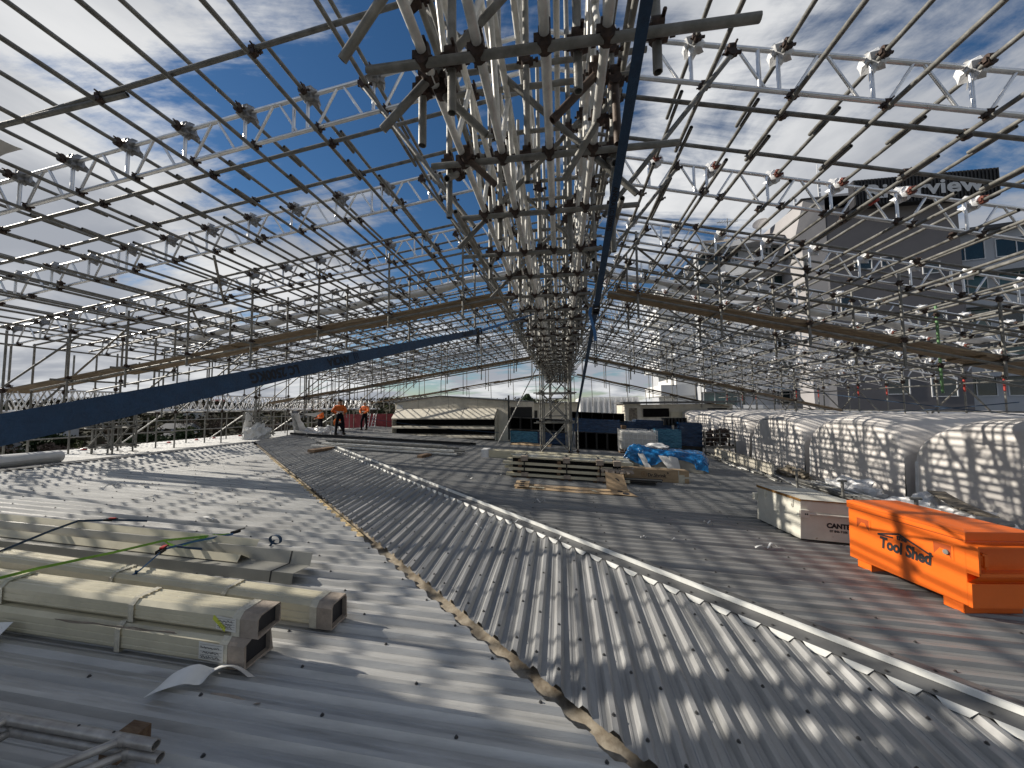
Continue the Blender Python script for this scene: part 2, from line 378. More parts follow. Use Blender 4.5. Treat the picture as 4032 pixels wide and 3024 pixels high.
# hip capping
hz = lambda x: zR(x)+.072
HX0, HX1 = -9.2, 6.5
hd = V((1, -.89, -S)); hn = V((.89, 1, 0)).normalized()
m = MB(); p0 = V((HX0, yhip(HX0), hz(HX0)))
m.prism([(-.20, .0), (-.035, .006), (-.030, .050), (.022, .050), (.026, .006), (.19, .0), (.195, -.018), (.188, -.018), (.186, -.006), (-.20, -.006)], p0, hn, (0, 0, 1), hd*(HX1-HX0))
hp = thing('hip_capping', 'grey hip capping with a bright raised fold crossing the roof diagonally', 'flashing', (1, 4.7, -1.95))
part('cap', m, M['flash'], hp)
m = MB()
def flapz(x): return hz(x)
for k in range(int(HX0/PITCH)+1, int(HX1/PITCH)):
    a, b = k*PITCH-.010, k*PITCH+.088            # pan of the wedge sheet between two ribs
    off = -.203
    P = []
    for xx in (a-.020, b+.022):
        # point on cap edge line having world x = xx
        t = xx-off*hn.x; P.append(V((xx, yhip(t)+off*hn.y, hz(t))))
    Q = []
    for xx in (a+.012, b-.008):
        t = xx-off*hn.x; q = V((xx, yhip(t)+off*hn.y, 0)); q -= hn*.016; q.z = zW(q.x, q.y)+.007; Q.append(q)
    nn = -hn*.0015
    vs = [P[0], P[1], Q[1], Q[0]]; m = MB()
    m.add(vs+[p+hn*.003 for p in vs], [(0, 3, 2, 1), (4, 5, 6, 7), (0, 1, 5, 4), (1, 2, 6, 5), (2, 3, 7, 6), (3, 0, 4, 7)])
    part('pressed_down_tab', m, M['lit_metal'], hp)
m = MB(); 
m.prism([(-.0355, .010), (-.0305, .051), (-.006, .0525), (-.006, .0505), (-.0345, .010)], p0, hn, (0, 0, 1), hd*(HX1-HX0))
part('sunlit_fold_face', m, M['lit_metal'], hp)  # white strip painting the sun on the lit face of the fold
m = MB()
for i in range(90):
    x = HX0+.18*i
    for o in (-.15, .14):
        a = V((x, yhip(x), hz(x)))+hn*o; m.tube(a, a+V((0, 0, .012)), .008, 6); m.tube(a+V((0, 0, .004)), a+V((0, 0, .006)), .014, 8)
part('screws', m, M['screw'], hp)['kind'] = 'stuff'
# roof screws (stuff)
def scr(m, p):
    m.tube(p, p+V((0, 0, .013)), .0075, 6); m.tube(p, p+V((0, 0, .004)), .013, 8)
m = MB()
for y, dz in prof_lines(0, 13, [(.1285, .040)]):
    for x in [xval(y)-.22-j*.9-.02*random.random() for j in range(12)]:
        if x > XR+.2 and (j_ := int(y/PITCH)) % 2 == 0: scr(m, V((x, y, zL(x)+dz)))
tag(link('roof_screws', m, M['screw']), None, None, None, 'stuff')
m = MB()
for x, dz in prof_lines(-12, 6, [(.1285, .040)]):
    for t in (.2, .75, 1.5, 2.2):
        y = yval(x)+t+.05*random.random()
        if y < yhip(x)-.3: scr(m, V((x, y, zW(x, y)+dz)))
tag(link('roof_screws', m, M['screw']), None, None, None, 'stuff')
m = MB()
for y, dz in prof_lines(2, 16, [(.119, .029)]):
    for x in [-9+j*1.2 for j in range(14)]:
        if x > xhip(y)+.3 and int(y/PITCH) % 2 == 0: scr(m, V((x+.05*random.random(), y, zR(x)+dz)))
tag(link('roof_screws', m, M['screw']), None, None, None, 'stuff')
# body of the building under the roofs
m = MB(); m.box(-18.15, 8.2, -5, 29.9, -19, -2.75)
m.box(-18.24, -18.16, -5, 29.9, -2.7, -1.40)
m.box(8.26, 24, -5, 26.0, -19, -2.62)
solo('building', m, M['concrete'], 'grey concrete building under the metal roofs everything stands on', 'building', loc=(0, 10, -19))
# ------------------------------------------------------------------ temporary roof: trusses, purlins, ridge, hangers
BAY = 1.93; Y0 = 4.03
AX = -.2
zBL = lambda x: 3.927+.149*x          # underside chord planes, left and right of the ridge
zBR = lambda x: 3.86-.244*x
zB = lambda x: zBL(x) if x < AX else zBR(x)
DEP = .45
XL = [-1.16-.87*k for k in range(16)]; XRt = [.75+.87*k for k in range(14)]
def coupler_mb(m, c, big=1.0):
    c = V(c); k = big
    m.tube(c+V((0, -.027*k, .002)), c+V((0, .027*k, .002)), .034*k, 9)
    m.tube(c+V((-.027*k, .0, .050*k)), c+V((.027*k, .0, .050*k)), .034*k, 9)
    m.obox(c+V((-.036*k, 0, .022*k)), (.012*k, 0, 0), (0, .022*k, 0), (0, 0, .020*k))
    m.obox(c+V((.036*k, .004, -.004)), (.012*k, 0, .003), (0, .020*k, 0), (0, 0, .014*k))
    m.tube(c+V((-.065*k, .02*k, .02)), c+V((.075*k, .02*k, .025)), .009*k, 6)
    m.tube(c+V((.02*k, -.06*k, .06*k)), c+V((.02*k, .07*k, .055*k)), .009*k, 6)
    m.tube(c+V((.062*k, .02*k, .024)), c+V((.082*k, .02*k, .026)), .017*k, 6)
def wrap_mb(c, seed, s=1.0):
    m = MB(); c = V(c)
    def fn(u, v):
        a = 2*math.pi*(u % 1.0); b = math.pi*(v-.5); d = V((math.cos(b)*math.cos(a), math.cos(b)*math.sin(a), math.sin(b)))
        k = 1+.9*noise.noise(d*2.6+V((seed, seed*2, 0)))
        return c+V((d.x*.105, d.y*.085, d.z*.095))*k*s
    m.grid(fn, 11, 7, False)
    return m
SIDES = {'L': dict(nodes=XL, dx=-.17, zf=zBL, sl=.149, x0=AX-.12, x1=-14.5, word='left'),
         'R': dict(nodes=XRt, dx=-.15, zf=zBR, sl=-.244, x0=AX+.12, x1=12.7, word='right')}
ky = range(-3, 13)
for key, q in SIDES.items():
    zf = q['zf']; xa, xb = q['x0'], q['x1']
    root = thing('roof_truss', 'x', 'roof truss', (AX, 0, 3.9), 'aluminium trusses sloping %s from the ridge' % q['word'])
    for nm, dz in (('bottom_chord', 0), ('top_chord', DEP)):
        m = MB(); m.tube((xa, 0, zf(xa)+dz), (xb, 0, zf(xb)+dz), .0255, 8); part(nm, m, M['alu'], root)
    for i, xn in enumerate(q['nodes']):
        xv = xn+q['dx']
        bars = [((xv, 0), (xv, DEP), .021), ((xv+.13, 0), (xv+.39, DEP), .017), ((xv+.47, DEP), (xv+.74, 0), .017)]
        if i in (2, 8): bars.append(((xv-.19, 0), (xv-.19, DEP), .021))
        for (ax, az), (bx, bz), r in bars:
            if min(ax, bx) < min(xa, xb) or max(ax, bx) > max(xa, xb): continue
            m = MB(); m.tube((ax, 0, zf(ax)+az), (bx, 0, zf(bx)+bz), r, 6); part('web_bar', m, M['alu'], root)
    first = True
    for k in ky:
        y = Y0+BAY*k
        if k == 0: lab = 'nearest fully visible aluminium roof truss climbing %s' % ('from the left edge up to the ridge' if key == 'L' else 'from the right edge up to the ridge')
        elif k == 1: lab = 'second aluminium roof truss from the viewer, on the %s slope' % q['word']
        elif k == 2: lab = 'third aluminium roof truss from the viewer, on the %s slope, above the plank walkway' % q['word']
        elif k < 0: lab = 'aluminium roof truss overhead on the %s slope, nearer than the sky gap' % q['word']
        else: lab = 'one of the aluminium roof trusses further back on the %s slope' % q['word']
        if first: root.location = (AX, y, 3.9); root['label'] = lab; first = False
        else: dup(root, (AX, y, 3.9), lab)
    for k in range(4, 12): dup(root, (AX+.03, Y0+BAY*(k+.5), 3.9-.02), 'one of the aluminium roof trusses further back on the %s slope' % q['word'])

# purlins: three-bay tubes lapped end to end, lower ones under the bottom chords, upper ones at the wrapped top joints
SEG = 3*BAY
for key, q in SIDES.items():
    zf = q['zf']; tm = M['galv']
    ang = math.atan(q['sl'])
    lo = thing('purlin_tube', 'x', 'scaffold tube', (0, 0, 0), 'lower purlin tubes on the %s slope' % q['word'])
    m = MB(); m.tube((0, -.2, 0), (0, SEG+.22, 0), .0242, 8, hollow=True); part('tube', m, tm, lo)
    for j in range(3):
        m = MB(); coupler_mb(m, (0, 1.17+BAY*j, .01)); part('coupler', m, M['coupler'], lo)
    hi = thing('purlin_tube', 'x', 'scaffold tube', (0, 0, 0), 'upper purlin tubes on the %s slope' % q['word'])
    m = MB(); m.tube((0, -.2, 0), (0, SEG+.22, 0), .0242, 8, hollow=True); part('tube', m, tm, hi)
    for j in range(3):
        part('plastic_wrap', wrap_mb((.01, 1.17+BAY*j+.01, .035), 3.1*j+(5 if key == 'R' else 0), 1.05), M['plastic' if key == 'R' else 'plastic_backlit'], hi)
        m = MB(); coupler_mb(m, (.0, 1.03+BAY*j, -.02)); part('coupler', m, M['coupler' if (j or key == 'L') else 'coupler_r'], hi)
    used = {}
    for i, xn in enumerate(q['nodes']):
        for lvl, proto in (('lower', lo), ('upper', hi)):
            xx = xn if lvl == 'lower' else xn+q['dx']+.055
            zz = zf(xx)-.052 if lvl == 'lower' else zf(xx)+DEP-.05
            for j in range(5):
                y = -1.0+SEG*j; dx = (.03 if j % 2 else -.03); jy = .0
                lab = '%s galvanised purlin tube on the %s slope%s' % (lvl, q['word'], (' running overhead into the foreground' if j == 0 else (', crossing the second to fourth trusses' if j == 1 else ', far back beyond the plank walkway')))
                grp = '%s purlin tubes on the %s slope%s' % (lvl, q['word'], ['', ' mid', ' far', ' far', ' far'][j])
                loc = (xx+dx, y, zz)
                if proto.name not in used: proto.location = loc; proto['label'] = lab; proto['group'] = grp; used[proto.name] = 1
                else: dup(proto, loc, lab, grp)

# a second lower set starting one metre in front of the second truss, its open ends sticking out
for key, q in SIDES.items():
    zf = q['zf']
    lo = thing('purlin_tube', 'x', 'scaffold tube', (0, 0, 0), 'x')
    m = MB(); m.tube((0, 0, 0), (0, 11.0, 0), .0242, 8, hollow=True); part('tube', m, M['galv'], lo)
    for j in range(5): m = MB(); coupler_mb(m, (0, .78+BAY*j, .01)); part('coupler', m, M['coupler'], lo)
    for i, xn in enumerate(q['nodes'][:13]):
        lab = 'open-ended lower purlin starting just before the second truss, %s slope' % q['word']; g = 'open-ended purlins on the %s slope' % q['word']
        loc = (xn+(.26 if key == 'L' else -.26), 5.15+.12*math.sin(i*2.3), zf(xn)+(-.05 if i % 2 else -.01))
        if i == 0: lo.location = loc; lo['label'] = lab; lo['group'] = g
        else: dup(lo, loc, lab, g)
        dup(lo, V(loc)+V((.06, 10.9, .0)), 'lower purlin tube far back between the regular ones, %s slope' % q['word'], 'far in-between purlins on the %s slope' % q['word'])
# tubes running with the slope, between the trusses
for key, q in SIDES.items():
    zf = q['zf']; xa, xb = q['x0'], q['x1']
    root = thing('rafter_tube', 'x', 'scaffold tube', (AX, 0, 3.9), 'sloping tubes between the trusses, %s side' % q['word'])
    m = MB(); m.tube((xa, 0, zf(xa)), (xb, 0, zf(xb)), .0242, 8); part('tube', m, M['galv'], root)
    for i, xn in enumerate(q['nodes']):
        if i % 2 == 0:
            m = MB(); coupler_mb(m, (xn, 0, zf(xn)-.045)); part('coupler', m, M['coupler'], root)
    first = True
    for n, (y, dz) in enumerate([(-.8, .0), (1.13, .0), (3.02, .0), (4.27, -.02), (4.95, .0)]+[(6.9+BAY*k, .0) for k in range(11)]+[(8.3+BAY*k, .40) for k in range(10)]):
        lab = 'plain steel tube parallel to the %s trusses, %s' % (q['word'], 'nearest one crossing the sky' if n == 2 else ('tight behind the nearest truss' if n == 3 else ('in the gap between first and second truss' if n == 4 else ('above the viewer' if n < 2 else 'in a gap further back'))))
        if first: root.location = (AX, y, 3.9+dz); root['label'] = lab; first = False
        else: dup(root, (AX, y, 3.9+dz), lab)
# short lapping stubs and plan braces
rs = random.Random(3)
for key, q in SIDES.items():
    zf = q['zf']
    for n in range(26):
        x = rs.choice(q['nodes'][1:12])+.07; k = rs.choice(range(1, 9)); y = Y0+BAY*k+rs.uniform(-.2, .1)
        m = MB(); z = zf(x)-.05+(.05 if n % 2 else 0)
        m.tube((x, y-.45, z), (x+rs.uniform(-.02, .02), y+.75, z-.01), .0242, 8, hollow=True)
        o = thing('lap_tube', 'short lapping scaffold tube with a coupler beside a purlin, %s slope' % q['word'], 'scaffold tube', (x, y, z), 'short lapping tubes on the %s slope' % q['word'])
        part('tube', m, M['galv'], o); m = MB(); coupler_mb(m, (x, y+.1, z)); part('coupler', m, M['coupler'], o)
        if key == 'R' and n % 3 == 0:
            m = MB(); m.tube((x, y-.46, z), (x, y-.33, z), .0262, 8); part('painted_end', m, M['red'], o, 'red painted tube end')
    for n in range(9):
        i = rs.randrange(1, 10); k = rs.choice(range(1, 9)); x0, x1 = q['nodes'][i], q['nodes'][i+2]; y = Y0+BAY*k
        m = MB(); m.tube((x0, y, zf(x0)-.1), (x1, y+BAY, zf(x1)-.1), .0242, 8)
        solo('plan_brace', m, M['galv'], 'diagonal brace tube lying under the purlins of the %s slope' % q['word'], 'scaffold tube', 'diagonal braces under the %s slope' % q['word'])
m = MB(); m.tube((-7.9, 2.9, 2.72), (-4.35, 3.05, 3.24), .026, 8, hollow=True)
solo('plan_brace', m, M['galv'], 'loose dark tube slanting across the top left corner of the sky', 'scaffold tube')

# ridge: four white lattice beams side by side, cross tubes, uprights, braces
RX = [-.70, -.40, -.05, .265]
root = thing('ridge_beam', 'x', 'lattice beam', (0, 0, 1.9), 'white lattice beams under the ridge')
for nm, z in (('bottom_chord', 1.9), ('top_chord', 2.62)):
    m = MB(); m.tube((0, -1.5, z), (0, 28.2, z), .0265, 10); part(nm, m, M['alu_w'], root)
for i in range(32):
    y = -1.2+.9*i
    for a, b in (((y+.05, 1.9), (y+.42, 2.62)), ((y+.48, 2.62), (y+.85, 1.9))):
        m = MB(); m.tube((0, a[0], a[1]), (0, b[0], b[1]), .021, 8); part('web_bar', m, M['alu_w'], root)
m = MB()
for i in range(14):
    for j in range(6): m.tube((0, .85+2.9*i+.045*j-.11, 1.9), (0, .856+2.9*i+.045*j-.11, 1.9), .0315, 8)
part('joint_clips', m, M['alu'], root)
for i, x in enumerate(RX):
    lab = ['leftmost', 'second from left', 'third from left', 'rightmost'][i]+' of the four white lattice beams under the ridge'
    if i == 0: root.location = (x, 0, 1.9); root['label'] = lab
    else: dup(root, (x, 0.13*i, 1.9), lab)
root = thing('ridge_beam', 'x', 'lattice beam', (0, 0, 3.1), 'upper lattice beams under the ridge')
for nm, z in (('bottom_chord', 3.08), ('top_chord', 3.74)):
    m = MB(); m.tube((0, -1.5, z), (0, 28.2, z), .0265, 10); part(nm, m, M['alu_w'], root)
for i in range(32):
    y = -1.2+.9*i
    for a, b in (((y+.05, 3.08), (y+.42, 3.74)), ((y+.48, 3.74), (y+.85, 3.08))):
        m = MB(); m.tube((0, a[0], a[1]), (0, b[0], b[1]), .021, 8); part('web_bar', m, M['alu_w'], root)
for i, x in enumerate([-.66, -.30, .02, .32]):
    lab = ['outer left', 'inner left', 'inner right', 'outer right'][i]+' upper lattice beam, above the four lower ridge beams'
    if i == 0: root.location = (x, 0, 3.1); root['label'] = lab
    else: dup(root, (x, .1*i, 3.1), lab)
CY = [.9, 1.80, 2.63, 3.42, 4.33, 5.16, 6.08, 7.03, 7.85]+[8.75+.89*i for i in range(22)]
rs = random.Random(11)
def ctube(a, b, name, lab, grp, mt='galv2', coup=()):
    c = V(a).lerp(V(b), .5)
    t = thing(name, lab, 'scaffold tube', c, grp)
    m = MB(); m.tube(a, b, .0242, 9, hollow=True); part('tube', m, M[mt], t)
    for p in coup:
        m = MB(); coupler_mb(m, p, 1.15); part('coupler', m, M['coupler'], t)
    return t
for i, y in enumerate(CY):
    near = ['nearest to the viewer', 'second', 'third', 'fourth'][i-1] if 1 <= i < 5 else None
    a = -1.07+rs.uniform(-.1, .1); b = .62+rs.uniform(-.1, .25)
    if i == 1: a, b = -1.02, .98
    if i == 2: a, b = -.95, .86
    ctube((a, y, 1.852), (b, y, 1.852), 'cross_tube', ('%s steel cross tube slung under the white ridge beams' % near) if near else 'steel cross tube under the ridge beams further along', 'cross tubes under the ridge', 'galv2', [(x, y, 1.862) for x in RX])
    if i > 0:
        yu = y+.30
        ctube((-.9, yu, 2.68), (.6, yu, 2.68), 'cross_tube', 'steel cross tube over the lower ridge beams', 'cross tubes over the lower ridge beams', 'galv2', [(-.7, yu, 2.66), (.265, yu, 2.66)])
    # uprights each side, reaching up to the roof apex
    for x in ((-.83, -.22, .42) if i % 2 == 0 else (-.56, .12, .52)):
        zt = zB(x)+.42
        ctube((x, y+.06, 1.66+rs.uniform(-.22, .1)), (x, y+.06, zt), 'ridge_upright', 'vertical steel tube joining the ridge beams to the roof apex', 'uprights in the ridge frame', 'galv2', [(x, y+.05, 1.88), (x, y+.05, 2.66)])
    # braces across the frame
    if i % 2 == 1:
        ctube((-1.0, y+.14, 1.62), (.75, y+.14, 3.35), 'ridge_brace', 'diagonal tube rising rightward across the ridge frame', 'cross braces rising right', 'galv', [(-.72, y+.13, 1.9), (.26, y+.13, 2.86)])
    else:
        ctube((.6, y+.17, 1.60), (-1.05, y+.17, 3.35), 'ridge_brace', 'diagonal tube rising leftward across the ridge frame', 'cross braces rising left', 'galv', [(.27, y+.16, 1.93), (-.7, y+.16, 3.0)])
    if i > 1:
        ctube((-1.0+rs.uniform(-.1, .1), y+.45, 3.02), (.68+rs.uniform(-.1, .1), y+.45, 3.02), 'cross_tube', 'steel cross tube under the upper ridge beams', 'cross tubes under the upper ridge beams', 'galv2', [(-.66, y+.45, 3.04), (.32, y+.45, 3.04)])
    if i > 2 and i % 2:
        for sx, x0 in ((-1, -.85), (1, .45)):
            x1 = x0+sx*1.25
            ctube((x0, y+.2, 2.0+rs.uniform(-.2, .1)), (x1, y+.2, zB(x1)-.06), 'knee_brace', 'slanting knee brace from the ridge beams out to the %s roof slope' % ('left' if sx < 0 else 'right'), 'knee braces on the %s of the ridge' % ('left' if sx < 0 else 'right'), 'galv', [(x1, y+.2, zB(x1)-.05)])
    if i % 2 == 0 and i < 26:
        for x in (-.80, .40):
            ctube((x, y-.1, 1.68), (x, y+1.75, 3.1), 'ridge_brace', 'diagonal tube along one flank of the ridge frame', 'long braces along the ridge flanks', 'galv', [(x, y+.2, 1.9)])
for n, (x, z) in enumerate(((-.93, 1.80), (.56, 1.80), (-.90, 2.74), (.55, 2.74), (-.93, 3.08), (.58, 3.08))):
    ctube((x, 3.2 if z < 2 else .4, z), (x, 28, z), 'runner_tube', 'long steel runner tube along the %s flank of the ridge, %s' % ('left' if x < 0 else 'right', ['lowest', 'middle', 'upper'][n//2]), None, 'galv2')
# short dangling stubs with rusty ends in the foreground
for n, (a, b, mt, lab) in enumerate([((-.79, 2.02, 1.95), (-.79, 2.02, 1.56), 'galv2', 'short tube hanging vertically below the left ridge beam'),
        ((-.72, 2.0, 1.92), (-.42, 2.12, 1.66), 'galv2', 'short tube poking right below the left ridge beam'),
        ((-.70, 2.58, 1.90), (-.46, 2.66, 1.68), 'galv_d', 'dark tube stub under the left beam at the second cross tube'),
        ((.30, 2.10, 2.0), (-.02, 2.06, 1.66), 'galv_d', 'dark stub slanting down left from the right beam'),
        ((.36, 2.2, 2.05), (.37, 2.2, 1.58), 'galv_d', 'dark stub hanging straight down beside the right beam'),
        ((.33, 2.35, 1.95), (.05, 2.58, 1.62), 'galv2', 'stub slanting down left beneath the right beam')]):
    ctube(a, b, 'tube_stub', lab, None, mt, [V(a).lerp(V(b), .15)])
ctube((-1.12, 1.72, 1.85), (-.35, 1.6, 2.7), 'ridge_brace', 'stout tube with open end slanting up left of the nearest cross tube', None, 'galv2', [(-.72, 1.66, 2.05)])

# hangers and plank walkways under the slopes
def planks(m, x0, x1, yy, zf_, th=.038, wd=.225):
    """boards laid end over end along the slope"""
    pass
wk = [(7.8, 8.95, 1.18, 'nearest'), (16.7, 17.6, 1.40, 'middle'), (27.0, 28.1, 1.28, 'farthest')]
for wi, (ya, yb, drop, word) in enumerate(wk):
    for key, q in SIDES.items():
        zf = q['zf']; dr = drop if key == 'L' else drop-.12
        xs = [-2.1-1.72*k for k in range(7)] if key == 'L' else [1.62+1.6*k for k in range(6)]
        for y in (ya, yb):
            for n, x in enumerate(xs):
                zt = zf(x)+.18; zb = zf(x)-dr-.32-rs.uniform(0, .35)
                t = thing('hanger_post', '', 'scaffold tube', (x, y, zb), 'vertical hangers of the %s walkway, %s side, %s row' % (word, q['word'], 'near' if y == ya else 'far'))
                t['label'] = 'vertical hanger tube carrying the %s plank walkway, %s slope, %s row' % (word, q['word'], 'front' if y == ya else 'rear')
                m = MB(); m.tube((x, y, zb), (x, y, zt), .0245, 8, hollow=True); part('tube', m, M['green' if (key == 'R' and n == 4 and y == yb and wi == 0) else 'galv2'], t)
                for z in (zf(x)-.04, zf(x)-dr-.07):
                    m = MB(); coupler_mb(m, (x, y, z)); part('coupler', m, M['coupler'], t)
                if y == ya:
                    zz = zf(x)-dr-.10
                    ctube((x+.05, ya-.35, zz), (x+.05, yb+.4, zz), 'transom_tube', 'short transom tube under the planks of the %s walkway, %s slope' % (word, q['word']), 'transoms of the %s walkway, %s' % (word, q['word']), 'galv2')
            x0, x1 = (xs[0]+.9, xs[-1]-1.2) if key == 'L' else (xs[0]-.6, xs[-1]+1.3)
            for dz, nm in ((-dr-.155, 'ledger under the planks'), (-.16, 'ledger high on the hangers')):
                if nm.startswith('ledger high') and y == yb and wi > 0: continue
                ctube((x0, y+.05, zf(x0)+dz), (x1, y+.05, zf(x1)+dz), 'ledger_tube', '%s of the %s walkway, %s slope, %s row' % (nm, word, q['word'], 'front' if y == ya else 'rear'), None, 'galv2')
        if wi == 0 and key == 'R':
            ctube((4.9, ya+.06, zf(4.9)-.62), (9.6, ya+.06, zf(9.6)-.50), 'guard_rail', 'dark guard rail tube halfway up the right hangers', None, 'galv')
        # planks
        n = 0
        L_ = 3.7
        xa, xb = (xs[0]+.9, xs[-1]-.9) if key == 'L' else (xs[0]-.5, xs[-1]+1.0)
        sg = -1 if key == 'L' else 1
        rows = 3
        cnt = max(1, int(abs(xb-xa)/3.3+.5))
        for c in range(cnt):
            for r_ in range(rows):
                x0 = xa+sg*3.3*c+rs.uniform(-.12, .12); x1 = x0+sg*L_
                y = ya+.16+.24*r_+rs.uniform(-.012, .012); lift = .021+(.04 if c % 2 else 0)+rs.uniform(0, .004)
                a = V((x0, y, zf(x0)-dr+lift-.065)); b = V((x1, y, zf(x1)-dr+lift-.065)); d = (b-a)/2
                m = MB(); m.obox((a+b)/2, d, (0, .1125, 0), d.cross(V((0, 1, 0))).normalized()*.019)
                solo('scaffold_plank', m, M['plank'], 'weathered timber plank in the %s walkway, %s slope' % (word, q['word']), 'plank', 'planks of the %s walkway, %s slope' % (word, q['word']))

# rolled shrink film lying on the roof, sagging between the trusses
for wi, (y, nm) in enumerate(((11.2, 'nearer'), (23.3, 'farther'))):
    for key, q in SIDES.items():
        zf = q['zf']; xs = q['nodes']; m = MB(); pts = []
        xa, xb = (xs[0], xs[-2])
        def fn(u, v, zf=zf, xa=xa, xb=xb, y=y, wi=wi):
            x = xa+(xb-xa)*u; t = 2*math.pi*v
            r = .13+.05*noise.noise(V((x*.9, wi*7, 0)))+.02*noise.noise(V((x*3, 3*v, 1)))
            return V((x, y+.1*noise.noise(V((x*.4, 5, wi)))+math.cos(t)*r*1.5, zf(x)+DEP+.10-.12*abs(math.sin(x*1.1))+math.sin(t)*r*.8))
        m.grid(fn, 70, 8, True)
        solo('film_roll', m, M['shrink'], '%s long white rolled film lying across the %s slope of the open roof' % (nm, q['word']), 'plastic film')

# eaves: lattice beams and standards on the far left, standards and rakers on the right
root = thing('eaves_beam', 'x', 'lattice beam', (0, 0, 0), 'lattice beams along the left eaves')
for nm, z in (('bottom_chord', -.02), ('top_chord', .62)):
    m = MB(); m.tube((0, -1, z), (0, 28.2, z), .0255, 8); part(nm, m, M['alu'], root)
for i in range(46):
    y = -.9+.62*i
    for a, b in (((y, -.02), (y+.27, .62)), ((y+.31, .62), (y+.58, -.02))):
        m = MB(); m.tube((0, a[0], a[1]), (0, b[0], b[1]), .019, 6); part('web_bar', m, M['alu'], root)
for i, x in enumerate((-14.5, -15.0, -15.5, -16.0)):
    lab = ['innermost', 'second', 'third', 'outermost'][i]+' of the bright lattice beams running along the left eaves'
    if i == 0: root.location = (x, 0, 0); root['label'] = lab
    else: dup(root, (x, .17*i, .02*i), lab)
for i in range(15):
    y = .6+1.93*i
    for x in (-14.4, -15.2, -16.1):
        b = -1.42 if x > -16 else -1.45
        ctube((x, y, b), (x, y, zBL(-14.4)+.1), 'eaves_standard', 'upright scaffold tube at the left eaves standing on the pale roof', 'uprights along the left eaves', 'galv2', [(x, y, -.08), (x, y, .68)])
    ctube((-14.2, y+.1, -.07), (-16.4, y+.1, -.07), 'transom_tube', 'cross tube under the left eaves beams', 'cross tubes under the left eaves beams', 'galv2')
    if i % 2 == 0:
        ctube((-17.4, y+.2, -1.5), (-15.1, y+.3, 0), 'raking_strut', 'pale raking strut bracing the left eaves', 'raking struts at the left eaves', 'alu_w')
        ctube((-14.4, y+.05, 0), (-11.5, y+.05, zBL(-11.5)), 'eaves_brace', 'diagonal tube from the left eaves up to the roof slope', 'sloping braces above the left eaves', 'galv')
        ctube((-15.2, y, .65), (-15.2, y+BAY*1.6, 1.7), 'eaves_brace', 'diagonal tube in the plane of the left eaves', 'side braces above the left eaves', 'galv')
rs = random.Random(44)
for i in range(22):
    y = 4.0+1.1*i; x = -13.2+rs.uniform(-.5, 1.2)
    ctube((x, y, rs.uniform(-.6, .3)), (x, y, zBL(x)+.1), 'eaves_standard', 'upright tube hanging under the lower left roof slope', 'uprights under the lower left slope', 'galv2', [(x, y, .5)])
    if i % 2: ctube((x-1.2, y, -.05), (x+1.3, y+.6, zBL(x+1.3)-.1), 'eaves_brace', 'diagonal tube under the lower left roof slope', 'diagonals under the lower left slope', 'galv')
for z, lab in ((-.45, 'upper'), (-.95, 'lower')):
    ctube((-17.9, -2, z), (-17.9, 28, z), 'guard_rail', '%s long guard rail tube along the far left roof edge' % lab, None, 'galv2')
for i in range(11):
    y = 1.0+2.6*i
    ctube((-17.9, y, -1.5), (-17.9, y, -.3), 'guard_post', 'thin guard rail post on the far left roof edge', 'guard rail posts on the left edge', 'galv2')
for i in range(13):
    y = 4.6+1.93*i
    for x in (11.6, 12.6):
        c = ctube((x, y, -2.6), (x, y, zBR(x)+.25), 'eaves_standard', 'upright scaffold tube at the right eaves behind the white vaults', 'uprights along the right eaves', 'galv2', [(x, y, .7)])
        if i % 2 == 0:
            m = MB(); m.tube((x, y, .32), (x, y, .72), .0262, 8); part('painted_band', m, M['red'], c, 'red painted band')
    ctube((11.6, y, .55), (9.6, y+.1, zBR(9.6)), 'eaves_brace', 'short brace from the right eaves up to the roof slope', 'sloping braces above the right eaves', 'galv')
    ctube((11.6, y+.1, .62), (13.6, y+.25, -1.7), 'raking_strut', 'raking strut propping the right eaves', 'raking struts at the right eaves', 'galv')
    if i % 2 == 0: ctube((11.62, y, .6), (11.62, y+2.6, -1.7), 'eaves_brace', 'diagonal tube in the plane of the right eaves', 'side braces at the right eaves', 'galv')
for z in (.55, -.25):
    ctube((11.55, 3, z), (11.55, 29, z), 'ledger_tube', '%s long ledger tube along the right eaves' % ('upper' if z > 0 else 'lower'), None, 'galv2')

